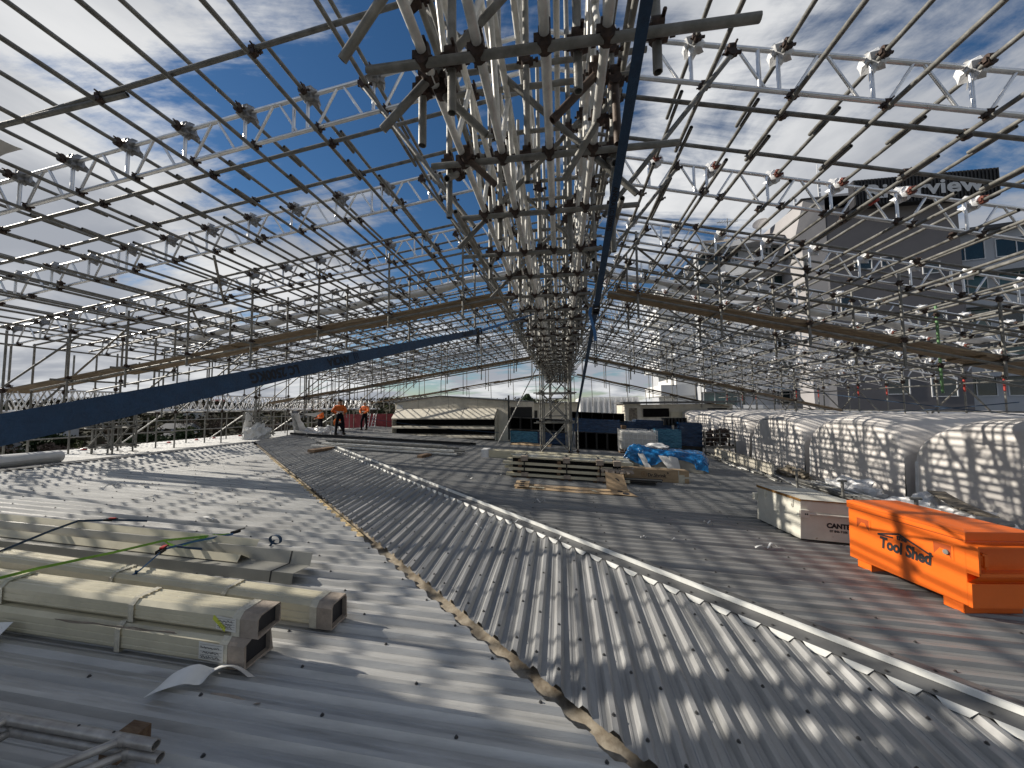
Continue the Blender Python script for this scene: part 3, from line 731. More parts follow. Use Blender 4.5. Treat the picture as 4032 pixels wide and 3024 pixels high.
# ridge support tower on the roof
def tower(x0, x1, y0, y1, zb, zt, lab, step=1.15, name='scaffold_tower'):
    t = thing(name, lab, 'scaffold tower', ((x0+x1)/2, (y0+y1)/2, zb))
    for x in (x0, x1):
        for y in (y0, y1):
            m = MB(); m.tube((x, y, zb), (x, y, zt), .0245, 9); part('leg', m, M['galv2'], t)
            m = MB(); m.tube((x+.09, y+.02, zb+.1), (x+.09, y+.02, zt-.3), .0245, 9); part('leg', m, M['galv2'], t)
            m = MB(); m.obox((x, y, zb+.008), (.09, 0, 0), (0, .09, 0), (0, 0, .006)); part('base_plate', m, M['galv2'], t)
    z = zb+.18; i = 0
    while z < zt:
        for y in (y0, y1):
            m = MB(); m.tube((x0-.25, y-.05, z), (x1+.3, y-.05, z), .0242, 8, hollow=True); part('ledger', m, M['galv2'], t)
            for x in (x0, x1): m = MB(); coupler_mb(m, (x, y-.03, z), 1.2); part('coupler', m, M['coupler'], t)
            if z+step < zt+.4:
                a, b = (x0, x1) if (i % 2 == 0) else (x1, x0)
                m = MB(); m.tube((a, y-.10, z+.03), (b, y-.10, z+step+.05), .0242, 8); part('brace', m, M['galv'], t)
                if y == y0 : m = MB(); m.tube((b, y+.14, z+.05), (a, y+.14, z+step-.02), .0242, 8); part('brace', m, M['galv'], t)
        for x in (x0, x1):
            m = MB(); m.tube((x+.05, y0-.2, z+.06), (x+.05, y1+.2, z+.06), .0242, 8); part('ledger', m, M['galv2'], t)
        z += step; i += 1
    return t
tower(-.80, .30, 14.35, 15.75, zR(0)+.02, 2.0, 'grey tube scaffold tower standing on the roof and carrying the ridge')
tower(-.75, .25, 24.5, 25.8, zR(0)+.02, 2.0, 'second scaffold tower seen through the legs of the front one')
ctube((-3.18, 18.6, zR(-3.2)+.02), (-.9, 16.6, 2.05), 'raking_prop', 'long spotted prop leaning against the scaffold tower', None, 'alu_w')
ctube((.62, 14.3, zR(.6)+.02), (.62, 14.3, -.1), 'tube_post', 'short upright tube standing beside the tower foot on its right', None, 'galv2', [(.6, 14.28, -1.7)])
tower(-15.1, -14.3, 16.0, 16.7, zL(XR)+.05, .0, 'small dark scaffold tower on the left roof beside white film heaps', .62)
tower(-15.1, -14.5, 10.2, 10.9, zL(XR)+.05, .0, 'small scaffold tower on the far left roof edge behind the wide blue strap', .62)
# long thin hangers at the far gable
for key, q in SIDES.items():
    zf = q['zf']
    for n in range(6):
        x = (-1.9-1.75*n) if key == 'L' else (1.0+1.3*n)
        ctube((x, 28.3, zf(x)-1.2), (x+.06, 28.3, max(-.25, zf(x)-1.2-2.1)), 'gable_hanger', 'thin tube hanging from the far gable on the %s side' % q['word'], 'thin hangers at the far gable, %s' % q['word'], 'galv')
# ------------------------------------------------------------------ things lying on the roofs
def frame(ang):
    return V((math.cos(ang), math.sin(ang), 0)), V((-math.sin(ang), math.cos(ang), 0))
def rbox(m, o, ex, ey, x0, x1, y0, y1, z0, z1):
    o = V(o); m.obox(o+ex*(x0+x1)/2+ey*(y0+y1)/2+V((0, 0, (z0+z1)/2)), ex*(x1-x0)/2, ey*(y1-y0)/2, (0, 0, (z1-z0)/2)); return m
def tilt(x0, x1, sl=-S): return V((x1-x0, 0, sl*(x1-x0)))

# --- orange site box
ex = V((.986, .165, -.052)).normalized(); ey = V((-.165, .986, 0)).normalized(); ez = ex.cross(ey)
O = V((4.03, 4.42, zR(4.03)+.022))                # near left foot corner
ex = V((.987, .16, -.03)).normalized(); ey = V((-.16, .987, 0)).normalized(); ez = ex.cross(ey)
Lb, Wb = 1.27, .68
def P_(a, b, c): return O+ex*a+ey*b+ez*c
t = thing('site_box', 'bright orange steel site tool box with a black logo on its long side', 'tool box', O)
def ob(m, a0, a1, b0, b1, c0, c1): m.obox(P_((a0+a1)/2, (b0+b1)/2, (c0+c1)/2), ex*(a1-a0)/2, ey*(b1-b0)/2, ez*(c1-c0)/2); return m
m = MB(); ob(m, 0, Wb, 0, Lb, .10, .745); body = part('body', m, M['orange'], t)
bv = body.modifiers.new('edge', 'BEVEL'); bv.width = .008; bv.segments = 2
m = MB(); ob(m, -.012, Wb+.01, -.012, Lb+.012, .748, .835)
m.add([P_(-.012, -.012, .836), P_(Wb+.01, -.012, .836), P_(Wb+.01, Lb+.012, .836), P_(-.012, Lb+.012, .836), P_(.03, .03, .852), P_(Wb-.03, .03, .852), P_(Wb-.03, Lb-.03, .852), P_(.03, Lb-.03, .852)],
      [(0, 1, 5, 4), (1, 2, 6, 5), (2, 3, 7, 6), (3, 0, 4, 7), (4, 5, 6, 7)])
lid = part('lid', m, M['orange'], t); bv = lid.modifiers.new('edge', 'BEVEL'); bv.width = .006; bv.segments = 2
m = MB(); ob(m, -.0125, -.0121, .0, Lb, .800, .805); ob(m, -.002, .0, .02, Lb-.02, .738, .7455); part('seam', m, M['orange_d'], t)
for b0 in (.06, Lb-.26):
    m = MB(); ob(m, .03, .04, b0, b0+.18, 0, .11); ob(m, .03, Wb-.03, b0, b0+.012, 0, .11); ob(m, .03, Wb-.03, b0+.168, b0+.18, 0, .11); ob(m, .03, Wb-.03, b0, b0+.18, .0, .01)
    ob(m, .04, Wb-.04, b0+.02, b0+.16, .085, .11); part('skid', m, M['orange'], t)
for b0 in (.10, Lb-.30):                       # lock pockets: framed triangular ramp on a back painted as shaded recess
    m = MB(); c0, c1 = .50, .66
    m.add([P_(-.0035, b0, c0), P_(-.0035, b0+.20, c0), P_(-.0035, b0+.20, c1), P_(-.0035, b0, c1), P_(-.004, b0+.02, c0+.015), P_(-.004, b0+.18, c0+.015), P_(-.004, b0+.18, c1-.012), P_(-.004, b0+.02, c1-.012)],
          [(0, 1, 5, 4), (1, 2, 6, 5), (2, 3, 7, 6), (3, 0, 4, 7)])
    k = part('lock_pocket', m, M['orange'], t)
    m = MB(); m.add([P_(-.003, b0+.02, c0+.015), P_(-.003, b0+.18, c0+.015), P_(-.003, b0+.18, c1-.012), P_(-.003, b0+.02, c1-.012)], [(0, 3, 2, 1)]); part('recess', m, M['orange_d'], k)
    m = MB(); m.add([P_(-.0055, b0+.18, c0+.015), P_(-.0055, b0+.02, c0+.015), P_(-.002, b0+.10, c1-.03)], [(0, 1, 2)]); part('ramp', m, M['orange'], k)
m = MB(); m.tube(P_(-.02, .16, .575), P_(.0, .16, .575), .026, 12); part('padlock', m, M['galv'], t)
# handle recess and shelf on the end facing the viewer
m = MB()
ob(m, .0, .02, -.10, 0, .44, .70); ob(m, .0, Wb, -.10, 0, .43, .46); ob(m, .0, Wb, -.10, 0, .70, .72)
m.add([P_(0, -.10, .43), P_(Wb, -.10, .43), P_(Wb, -.002, .34), P_(0, -.002, .34)], [(0, 3, 2, 1)])
part('end_pocket', m, M['orange'], t)
m = MB(); m.path([P_(.07, -.09, .64), P_(.07, -.06, .64), P_(.10, -.05, .52), P_(.10, -.09, .50)], .014, 8); m.obox(P_(.11, -.05, .58), ex*.02, ey*.03, ez*.06); part('handle', m, M['orange'], t)
m = MB(); ob(m, .0, Wb, -.035, 0, .10, .335); part('end_shelf', m, M['orange'], t)
# logo: roof line and two lines of lettering, reading from the far end to the near end
lx = -ey; o_ = P_(-.004, 0, 0)
tm = text_mb('Tool Shed', 1.0, (0, 0, 0), (1, 0, 0), (0, 1, 0), 0, .045, .12); lw = max(p.x for p in tm.v)
tm.v = [P_(-.0045, .860, .375)+lx*(.56*p.x/lw)+ez*.185*p.y for p in tm.v]
tm.join(text_mb('the', .085, P_(-.0045, .66, .532), lx, ez, .001, .004, .12))
for a, b in (((.88, .525), (.63, .600)), ((.63, .600), (.29, .475))):
    p, q_ = P_(-.0055, a[0], a[1]), P_(-.0055, b[0], b[1]); d = (q_-p)
    tm.obox((p+q_)/2, d/2, d.cross(ex).normalized()*.009, ex*.0008)
p, q_ = P_(-.0055, .88, .520), P_(-.0055, .70, .535); tm.obox((p+q_)/2, (q_-p)/2, ez*.008, ex*.0008)
part('logo', tm, M['ink'], t)

# --- cream-white steel chest
ex = V((.995, -.06, -.052)).normalized(); ey = V((.12, .99, 0)); ey = (ey-ex*ey.dot(ex)).normalized(); ey = V((-.11, .994, 0)).normalized(); ez = ex.cross(ey).normalized()
O = V((3.70, 6.50, zR(3.7)+.022)); Lb, Wb = 1.06, .80
t = thing('steel_chest', 'scuffed cream-white steel chest with a rusty lid edge behind the orange box', 'tool box', O)
m = MB(); ob(m, 0, Wb, 0, Lb, .02, .60); b_ = part('body', m, M['chest'], t); bv = b_.modifiers.new('edge', 'BEVEL'); bv.width = .006; bv.segments = 2
m = MB(); ob(m, -.006, Wb+.02, -.01, Lb+.01, .603, .635); part('lid', m, M['chest'], t)
m = MB(); ob(m, -.010, -.006, -.012, Lb+.012, .598, .638); ob(m, -.010, Wb, -.014, -.0105, .612, .630); part('rusty_edge', m, M['rust'], t)
for b0 in (.14, .80):
    m = MB(); ob(m, -.012, -.001, b0, b0+.05, .52, .60); m.path([P_(-.012, b0+.01, .58), P_(-.012, b0+.01, .48), P_(-.012, b0+.04, .47), P_(-.012, b0+.04, .56)], .006, 6); part('hasp', m, M['chest'], t)
for c, w_ in ((-.04, 0), (Lb+.04, 0)):
    m = MB(); m.path([P_(.05, c, .42), P_(Wb-.05, c, .42)], .016, 8); part('handle_bar', m, M['chest'], t)
m = MB(); ob(m, -.035, .09, -.06, -.001, .36, .48); ob(m, -.05, -.0345, -.055, .0, .37, .47); part('bracket', m, M['chest'], t)
m = MB(); ob(m, -.04, .08, Lb+.001, Lb+.09, .36, .48); part('bracket', m, M['chest'], t)
m = MB(); 
for b in (.015, .032): m.tube(P_(.01+b*1.5, -.0615, .42), P_(.01+b*1.5, -.0605, .42), .014, 10)
part('bracket_hole', m, M['ink'], t)
m = MB(); ob(m, .02, Wb-.02, .02, Lb-.02, 0, .02); part('base', m, M['black'], t)
m = text_mb('CANTEC', .098, P_(.36, -.003, .23), ex, ez, .001, .006); m.join(text_mb('07 846 7106', .048, P_(.40, -.003, .165), ex, ez, .001, .002)); part('stencil', m, M['ink'], t)

# --- three cream packs with cardboard ends
def pack(y0, y1, zo, h, x0, x1, rot, lab, endmat, grooves=3):
    """front-bottom edge at (x1,y0); runs to x0 with a small turn"""
    d = V((x0-x1, (x1-x0)*rot*-1, S*(x1-x0)))       # towards the left end
    wv = V((0, 1, 0)); up_ = V((0, 0, 1)); o = V((x1, y0, zL(x1)+zo)); w_ = y1-y0; r = .03
    pf = [(r, 0), (w_-r, 0), (w_, r), (w_, h-r), (w_-r, h)]
    for k in range(grooves, 0, -1):
        c = w_*k/(grooves+1); pf += [(c+.012, h), (c+.006, h-.006), (c-.006, h-.006), (c-.012, h)]
    pf += [(r, h), (0, h-r), (0, h*.62), (.005, h*.60), (.005, h*.56), (0, h*.54), (0, h*.34), (.005, h*.32), (.005, h*.28), (0, h*.26), (0, r)]
    t = thing('cladding_pack', lab, 'bundle', o)
    dn = d.normalized(); e = -dn
    m = MB(); m.prism(pf, o+dn*.02, wv, up_, d-dn*.02); part('profiles', m, M['cream'], t)
    g = .008; bp = [(-g, -g*.4), (w_+g, -g*.4), (w_+g, h*.85), (w_-r, h+g), (r, h+g), (-g, h-r)]
    ip = [(.008, .012), (w_-.008, .012), (w_-.008, h*.82), (w_-r, h-.008), (r, h-.008), (.008, h-r)]
    m = MB(); n = len(bp)
    def ring(pr, p): return [p+wv*a+up_*b+V((0, 0, 0)) for a, b in pr]
    rg = [ring(bp, o+dn*.11), ring(bp, o+e*.05)]
    rs_ = random.Random(int(x1*100))
    rg[1] = [p+e*rs_.uniform(-.015, .02)+V((0, rs_.uniform(-.006, .006), rs_.uniform(-.006, .006))) for p in rg[1]]
    rg += [[p+e*rs_.uniform(-.004, .004) for p in ring(ip, o+e*.045)], ring(ip, o+dn*.02)]
    vs = sum(rg, [])
    m.add(vs, [(i*n+j, i*n+(j+1) % n, (i+1)*n+(j+1) % n, (i+1)*n+j) for i in range(3) for j in range(n)])
    part('cardboard_sleeve', m, M[endmat], t)
    m = MB(); m.add(ring(ip, o+e*.004), [tuple(range(n))]); part('open_end', m, M['ink'], t)
    for q_, wd in ((.10, .07), (1.05, .05), (2.35, .05)):
        m = MB(); g2 = .011; bp2 = [(-g2, 0), (w_+g2, 0), (w_+g2, h*.85), (w_-r, h+g2), (r, h+g2), (-g2, h-r)]
        p = o+dn*q_
        m.add(ring(bp2, p)+ring(bp2, p+dn*wd), [(j, (j+1) % n, n+(j+1) % n, n+j) for j in range(n)]); part('tape_band', m, M['tape'], t)
    return t, o, dn, h
tA, *_ = pack(3.17, 3.40, .034, .21, -8.6, -2.10, -.03, 'cream cladding pack lying farthest back of the three, torn taped cardboard on its end', 'card_g')
tC, oC, dC, hC = pack(2.60, 2.85, .034, .20, -8.6, -2.42, .0, 'cream cladding pack lying lowest in front with a white delivery label', 'card_g', 2)
tB, oB, dB, hB = pack(2.64, 2.87, .245, .16, -8.6, -2.36, .0, 'cream cladding pack on top of the front one, yellow mark on its label', 'card_g')
def dlabel(t, o, dn, h, q0, wd, z0, z1, mark):
    e = -dn; y = V((0, -1, 0)); a = o+dn*q0+V((0, -.0135, 0))
    m = MB(); m.add([a+V((0, 0, z0)), a+dn*wd+V((0, 0, z0+.01)), a+dn*wd+V((0, 0, z1+.01)), a+V((0, 0, z1))], [(0, 1, 2, 3)])
    lb = part('delivery_label', m, M['paperlabel'], t)
    m = MB(); rs_ = random.Random(5); z = V((0, 0, 1)); f = V((0, -.0016, 0))
    for k in range(5):                        # ruled lines
        zz = z0+.015+(z1-z0-.03)*k/4; m.obox(a+f+dn*wd*.5+z*(zz+.005), dn*wd*.44, (0, .0003, 0), z*.0007)
    x = .02
    for k in range(3):                        # scribbled handwriting
        zz = z0+.03+(z1-z0-.05)*k/2.4; x = .012+.02*(k % 2)
        pts = []
        while x < wd-.03:
            pts.append(a+f+dn*(wd-x)+z*(zz+rs_.uniform(-.008, .010))); x += rs_.uniform(.003, .007)
        m.path(pts, .0011, 4)
    part('handwriting', m, M['ink'], lb)
    if mark:
        m = MB(); p = a+V((0, -.002, 0)); m.add([p+dn*(wd+.03)+z*(z1-.02), p+dn*(wd*.55)+z*(z0-.005), p+dn*(wd*.50)+z*(z0+.03), p+dn*(wd+.02)+z*(z1+.015)], [(0, 1, 2, 3)]); part('yellow_mark', m, M['hiyel'], lb)
dlabel(tC, oC, dC, hC, .13, .21, .035, .165, False)
dlabel(tB, oB, dB, hB, .13, .17, .03, .13, True)
m = MB()
def fn(u, v):
    x = -2.95-1.1*u; return V((x, 2.585-.03*v+.01*noise.noise(V((x*6, v*3, 0))), zL(x)+.245-.012+.035*v+.012*noise.noise(V((x*5, v*2, 4)))-.025*u))
m.grid(fn, 30, 4, False); 
solo('torn_cardboard', m, M['card_g'], 'torn strip of brown cardboard hanging between the two front cream packs', 'cardboard')

# --- folded flashing troughs
def trough(prof, x1, x0, y, zo, mt_in, lab, rot=0.0, tape=None):
    o = V((x1, y, zL(x1)+zo)); d = V((x0-x1, -(x0-x1)*rot, S*(x1-x0)))
    n = len(prof); th = .004
    back = [(a+.0035, b-.004) for a, b in prof][::-1]
    m = MB(); m.prism(prof+back, o, (0, 1, 0), (0, 0, 1), d)
    t = solo('folded_flashing', m, M[mt_in], lab, 'flashing', loc=o)
    return t
trough([(0, 0), (.025, .115), (.30, .085), (.345, .21), (.37, .21)], -2.95, -9.0, 3.80, .034, 'trough_grey', 'grey backed folded flashing nearest the cream packs, its end reaching farthest right')
trough([(0, .115), (.05, .185), (.19, .085), (.31, .265), (.33, .26)], -3.74, -9.0, 3.93, .034, 'cream', 'cream folded flashing nested in the grey one, with a pointed end')
for xs in (-3.22,):
    o = V((xs, 3.80, zL(xs)+.034)); m = MB()
    pr = [(0, -.001), (.0245, .117), (.30, .087), (.343, .212)]
    m.prism(pr, o+V((0, -.002, .0015)), (0, 1, 0), (0, 0, 1), (.018, 0, -.001), closed=False)
    solo('lap_seam', m, M['ink'], 'thin dark lap seam across the grey folded flashing', 'seam')

# --- ratchet straps over the packs
def strap(pts, wdt, mt, lab, wv=(0, .035, .01), name='ratchet_strap', t_=.004, cat='strap'):
    t = thing(name, lab, cat, pts[0]); m = MB(); m.ribbon(pts, wv, t_); part('webbing', m, M[mt], t); return t
def ratchet(t, p, d, s=1.0, red=True):
    d = V(d).normalized(); sd_ = d.cross(V((0, 0, 1))).normalized(); u_ = sd_.cross(d); p = V(p)
    m = MB()
    for k in (-1, 1): m.obox(p+sd_*.022*k*s, d*.06*s, sd_*.003*s, u_*.018*s)
    for q_ in (-.045, .0, .045): m.tube(p+d*q_*s-sd_*.024*s, p+d*q_*s+sd_*.024*s, .010*s, 8)
    m.obox(p+d*.07*s+u_*.02*s, d*.05*s, sd_*.02*s, u_*.006*s)
    rt = part('ratchet', m, M['black'], t)
    if red: m = MB(); m.obox(p+d*.05*s+u_*.028*s, d*.045*s, sd_*.019*s, u_*.008*s); part('grip', m, M['redhandle'], rt)
gz = lambda x, y, k: V((x, y, zL(x)+k))
t = strap([(-5.15, 2.1, -1.60), (-4.80, 2.63, -1.415), (-4.76, 2.88, -1.425), (-4.75, 3.45, -1.50), (-4.70, 3.93, -1.54), (-4.33, 4.42, -1.62)], .03, 'webbing_g', 'bright green strap stretched diagonally across the cream packs and folded flashings', (.02, -.012, .028))
m = MB(); m.ribbon([(-4.75, 3.95, -1.55), (-4.78, 4.03, -1.62), (-4.66, 4.06, -1.67), (-4.5, 4.1, -1.60), (-4.42, 4.3, -1.59)], (.01, -.01, .03), .004); part('loose_tail', m, M['webbing_g'], t)
ratchet(t, (-4.30, 4.48, -1.61), (.6, .5, .12), .9, False)
t = strap([(-4.30, 3.26, -1.66), (-4.25, 3.33, -1.60), (-4.50, 3.75, -1.57), (-4.40, 4.0, -1.57), (-4.28, 4.42, -1.62)], .03, 'webbing_b', 'blue strap with a red ratchet grip over the ends of the folded flashings', (.022, -.008, .028))
ratchet(t, (-4.48, 3.70, -1.57), (-.3, .6, .0), 1.0)
m = MB(); m.ribbon([(-4.42, 3.82, -1.56), (-4.28, 3.84, -1.58), (-4.17, 3.9, -1.61)], (.0, -.012, .03), .006); m.ribbon([(-4.27, 3.30, -1.60), (-4.27, 3.30, -1.70)], (.03, 0, 0), .004); part('loose_tail', m, M['webbing'], t)
t = strap([(-6.15, 3.30, -1.55), (-6.3, 3.9, -1.47), (-6.43, 4.24, -1.46), (-6.15, 4.42, -1.49), (-5.75, 4.55, -1.53)], .03, 'webbing', 'dark blue strap over the left part of the folded flashings with red and blue ends', (.015, -.006, .03))
ratchet(t, (-6.17, 4.40, -1.485), (.9, .3, -.06), .8)
m = MB()
m.ribbon([gz(-3.95+.09*math.cos(a), 4.75+.02*math.sin(a*.5), .10+.06*math.sin(a)) for a in [2*math.pi*i/14 for i in range(15)]], (.01, .04, 0), .004)
m.ribbon([gz(-3.95, 4.74, .10), gz(-3.98, 4.70, .03)], (.03, .01, 0), .004)
solo('strap_coil', m, M['webbing'], 'small coil of blue strap standing on the pale roof behind the folded flashings', 'strap')

# --- lattice beam at the bottom left corner, on a timber block
def flat_beam(dz, lab, x1):
    t = thing('lattice_beam', lab, 'lattice beam', (x1, 1.84, zL(x1)+dz))
    for nm, y in (('far_chord', 1.84), ('near_chord', 1.33)):
        m = MB(); m.tube((x1, y, zL(x1)+dz), (-7.5, y-.05, zL(-7.5)+dz), .0265, 14, hollow=True); part(nm, m, M['alu_d'], t)
    for k, (a, b) in enumerate(((x1-.20, x1-.62), (x1-.96, x1-.98), (x1-1.05, x1-1.6), (x1-2.0, x1-1.75), (x1-2.4, x1-2.9))):
        m = MB(); m.tube((a, 1.835, zL(a)+dz), (b, 1.33, zL(b)+dz), .021, 10)
        m.ball((a, 1.825, zL(a)+dz), .034, .02, .028, 8, 6); part('web_bar', m, M['alu_d'], t)
    m = MB()
    for a in (x1-.27, x1-.50): m.tube((a, 1.84, zL(a)+dz+.02), (a, 1.84, zL(a)+dz+.029), .007, 6)
    part('pin_hole', m, M['ink'], t)
    return t
flat_beam(.185, 'silvery lattice beam lying on a timber block, upper one of two in the near corner', -2.20)
flat_beam(.125, 'silvery lattice beam under the upper one in the near corner', -2.17)
m = MB(); m.obox((-2.50, 1.925, zL(-2.5)+.085), (.06, 0, -.004), (0, .085, 0), (0, 0, .042)); m2 = m
solo('timber_block', m2, M['timber'], 'rough timber block under the near lattice beam', 'timber block')

# --- backing paper and scraps
m = MB()
cp = [(-2.80, 2.30, .045), (-2.72, 2.33, .10), (-2.62, 2.40, .115), (-2.56, 2.47, .06), (-2.52, 2.52, .085), (-2.40, 2.54, .10), (-2.27, 2.55, .035)]
def cr_(pts, u):
    n = len(pts)-1; i = min(int(u*n), n-1); f_ = u*n-i
    P0 = [V(pts[max(0, min(n, j))]) for j in (i-1, i, i+1, i+2)]
    return .5*((2*P0[1])+(P0[2]-P0[0])*f_+(2*P0[0]-5*P0[1]+4*P0[2]-P0[3])*f_*f_+(3*P0[1]-P0[0]-3*P0[2]+P0[3])*f_**3)
def paper(cp, wv, lab, mt='paper', nu=26, th=.0015, name='paper_strip', cat='paper'):
    m = MB(); wv = V(wv)
    def fn(u, v, o=0):
        p = cr_(cp, u); tw = wv.copy(); tw.rotate(Matrix.Rotation(.5*math.sin(u*5), 3, 'X'))
        q_ = p+tw*(v-.5); return V((q_.x, q_.y, zL(q_.x)+q_.z+o))
    m.grid(fn, nu, 3, True); m.grid(lambda u, v: fn(u, v, -th), nu, 3, True)
    return solo(name, m, M[mt], lab, cat)
paper(cp, (.03, -.13, .02), 'curled white paper ribbon on the shaded roof below the front cream pack')
paper([(-4.9, 2.44, .05), (-4.6, 2.47, .10), (-4.42, 2.49, .13)], (.0, -.05, -.14), 'white paper sheet end standing at the left frame edge in front of the cream packs')
paper([(-2.42, 2.365, .034), (-2.25, 2.36, .045), (-2.1, 2.345, .036), (-2.02, 2.34, .05)], (.0, .018, .003), 'thin crumpled paper strip on the shaded roof near the front cream pack', 'card_g')
rs = random.Random(21)
def scrap(x, y, lab, zf_=zL, l=.25, mt='paper', n=4, w_=.03):
    pts = []; a = rs.uniform(0, 6.28); px, py = x, y
    for k in range(n+1):
        pts.append((px, py, .036+.05*abs(math.sin(k*1.7+x))*(1 if 0 < k < n else .2))); a += rs.uniform(-1.1, 1.1); px += math.cos(a)*l/n; py += math.sin(a)*l/n*.7
    m = MB(); 
    def fn(u, v, o=0):
        p = cr_(pts, u); return V((p.x, p.y+w_*(v-.5), zf_(p.x, p.y)+p.z+.012*math.sin(u*9+v)+o))
    m.grid(fn, 14, 1, True); m.grid(lambda u, v: fn(u, v, -.0015), 14, 1, True)
    return solo('plastic_strip', m, M[mt], lab, 'litter', 'loose white strips littering the roofs')
for x, y, l in ((-9.4, 6.6, .5), (-7.9, 6.4, .7), (-7.1, 6.6, .5), (-5.9, 6.2, .45), (-5.6, 5.4, .3), (-7.6, 8.6, .5), (-7.2, 8.4, .5), (-8.9, 6.9, .3)):
    scrap(x, y, 'loose pale strip lying on the sunlit left roof', l=l, mt='paper' if y < 8 else 'rubble', w_=.04)
for x, y in ((-.15, 5.35), (-1.25, 5.75), (-.9, 6.1)):
    scrap(x, y, 'curled white strip caught on the ribs beside the hip capping', zW, .3)
for x, y, l in ((-.35, 7.6, .25), (1.15, 5.9, .12), (1.6, 5.9, .1), (2.45, 7.0, .2), (2.75, 5.9, .45), (-2.4, 9.6, .2), (-2.2, 9.3, .18), (-1.7, 9.95, .18)):
    scrap(x, y, 'loose white strip on the grey right-hand roof', zR, l)

# --- wide blue ratchet straps in the foreground
def wide_strap(p0, p1, n, wfun, lab, name='wide_strap'):
    pts = [V(p0).lerp(V(p1), i/n)+V((0, 0, -.004*math.sin(math.pi*i/n))) for i in range(n+1)]
    t = thing(name, lab, 'strap', pts[-1]); m = MB(); m.ribbon(pts, [wfun(i/n) for i in range(n+1)], .002); part('webbing', m, M['webbing'], t)
    return t, pts
A0, A1 = V((-.90, -.44, -.257)), V((-.805, 3.5, .74))
dL = (A1-A0).normalized()
def facew(p, d):                       # strap face turned towards the standing viewer
    return d.cross(V(p)-V((0, 0, .0))).normalized()
wL = facew(A0.lerp(A1, .27), dL)*.05; wL1 = (wL+V((0, 0, .006)))
tL, pL = wide_strap(A0, A1, 26, lambda u: tuple(wL), 'wide dark blue load strap running from the lower left up towards the ridge')
nL = dL.cross(wL.normalized());  nL = nL if nL.dot(-A0.lerp(A1, .3)) > 0 else -nL
def on_strap(s, size, u0, label_flip, A, B, pts, wv, nn, bold=.002):
    n = len(pts)-1; f_ = u0*n; i = int(f_); p = pts[i].lerp(pts[i+1], f_-i); d = (pts[i+1]-pts[i]).normalized()
    if label_flip: d = -d
    e2 = nn.cross(d).normalized()
    return text_mb(s, size, p-e2*size*.35+nn*.0015, d, e2, .0006, bold)
# text runs upside down: its baseline faces up and it starts at the far end
def ustrap(x_):            # parameter where the strap is a given distance forward of the viewer
    return (x_-A0.y)/(A1.y-A0.y)
m = on_strap('ANCRA', .040, ustrap(1.40), True, A0, A1, pL, wL, nL, .0016); m.join(on_strap('LC 2500KG', .040, ustrap(1.12), True, A0, A1, pL, wL, nL, .0016))
q0 = A0.lerp(A1, ustrap(1.45)); e2_ = nL.cross(-dL).normalized()
for a_, b_ in ((( -.013, -.013), (-.013, .013)), ((-.013, .013), (.013, .013)), ((.013, .013), (.013, -.013)), ((.013, -.013), (-.013, -.013)), ((0, -.008), (0, .008))):
    m.tube(q0+dL*a_[0]+e2_*a_[1]+nL*.0012, q0+dL*b_[0]+e2_*b_[1]+nL*.0012, .0012, 4)
m.join(on_strap('ANCRA LC 2500KG', .040, ustrap(3.35), True, A0, A1, pL, wL, nL, .0012))
part('lettering', m, M['strapink'], tL)
hk = A1+dL*.12
m = MB(); sd_ = wL.normalized()
m.path([A1, A1+dL*.03+sd_*.03, hk+sd_*.03+nL*.02, hk-sd_*.03+nL*.02, A1+dL*.03-sd_*.03, A1], .007, 6); m.obox(A1+dL*.08-V((0, 0, .06)), dL*.02, sd_*.03, (0, 0, .07)); part('hook', m, M['black'], tL)
m = MB(); m.ribbon([hk, V((-.5, 7.3, 1.86))], sd_*.03, .003); part('anchor_tail', m, M['webbing_b'], tL)
m = MB(); m.ribbon([hk-V((0, 0, .0)), hk-V((.02, .05, .13)), hk-V((.01, .04, .2))], sd_*.05, .003); part('loose_tail', m, M['webbing'], tL)
B0, B1 = V((.38, -.57, 2.23)), V((.33, 3.33, .89))
dR = (B1-B0).normalized(); wR = V((.05, 0, .0)); wR = (wR-dR*wR.dot(dR)).normalized()*.05
tR, pR = wide_strap(B0, B1, 22, lambda u: tuple(wR), 'wide blue load strap coming down from overhead to a ratchet right of the ridge')
nR = dR.cross(wR.normalized()); nR = nR if nR.dot(-B0.lerp(B1, .7)) > 0 else -nR
m = on_strap('ANCRA LC 2500KG', .040, .70, False, B0, B1, pR, wR, nR, .0012); part('lettering', m, M['strapink'], tR)
ratchet(tR, B1+dR*.05, dR, 1.25, False)
m = MB(); m.ribbon([B1+dR*.1, V((.33, 14.25, -1.6))], wR*.8, .003); m.ribbon([V((.33, 14.25, -1.6)), V((.36, 14.3, -1.92))], (.05, 0, 0), .003); part('anchor_tail', m, M['webbing'], tR)
m = MB(); q0 = B1+dR*.02; m.ribbon([q0, q0+V((-.05, -.03, -.0)), q0+V((-.06, -.04, -.06)), q0+V((-.04, -.03, -.14)), q0+V((-.02, -.02, -.21)), q0+V((-.015, -.02, -.30))], wR*.55, .002); part('loose_tail', m, M['webbing_b'], tR)
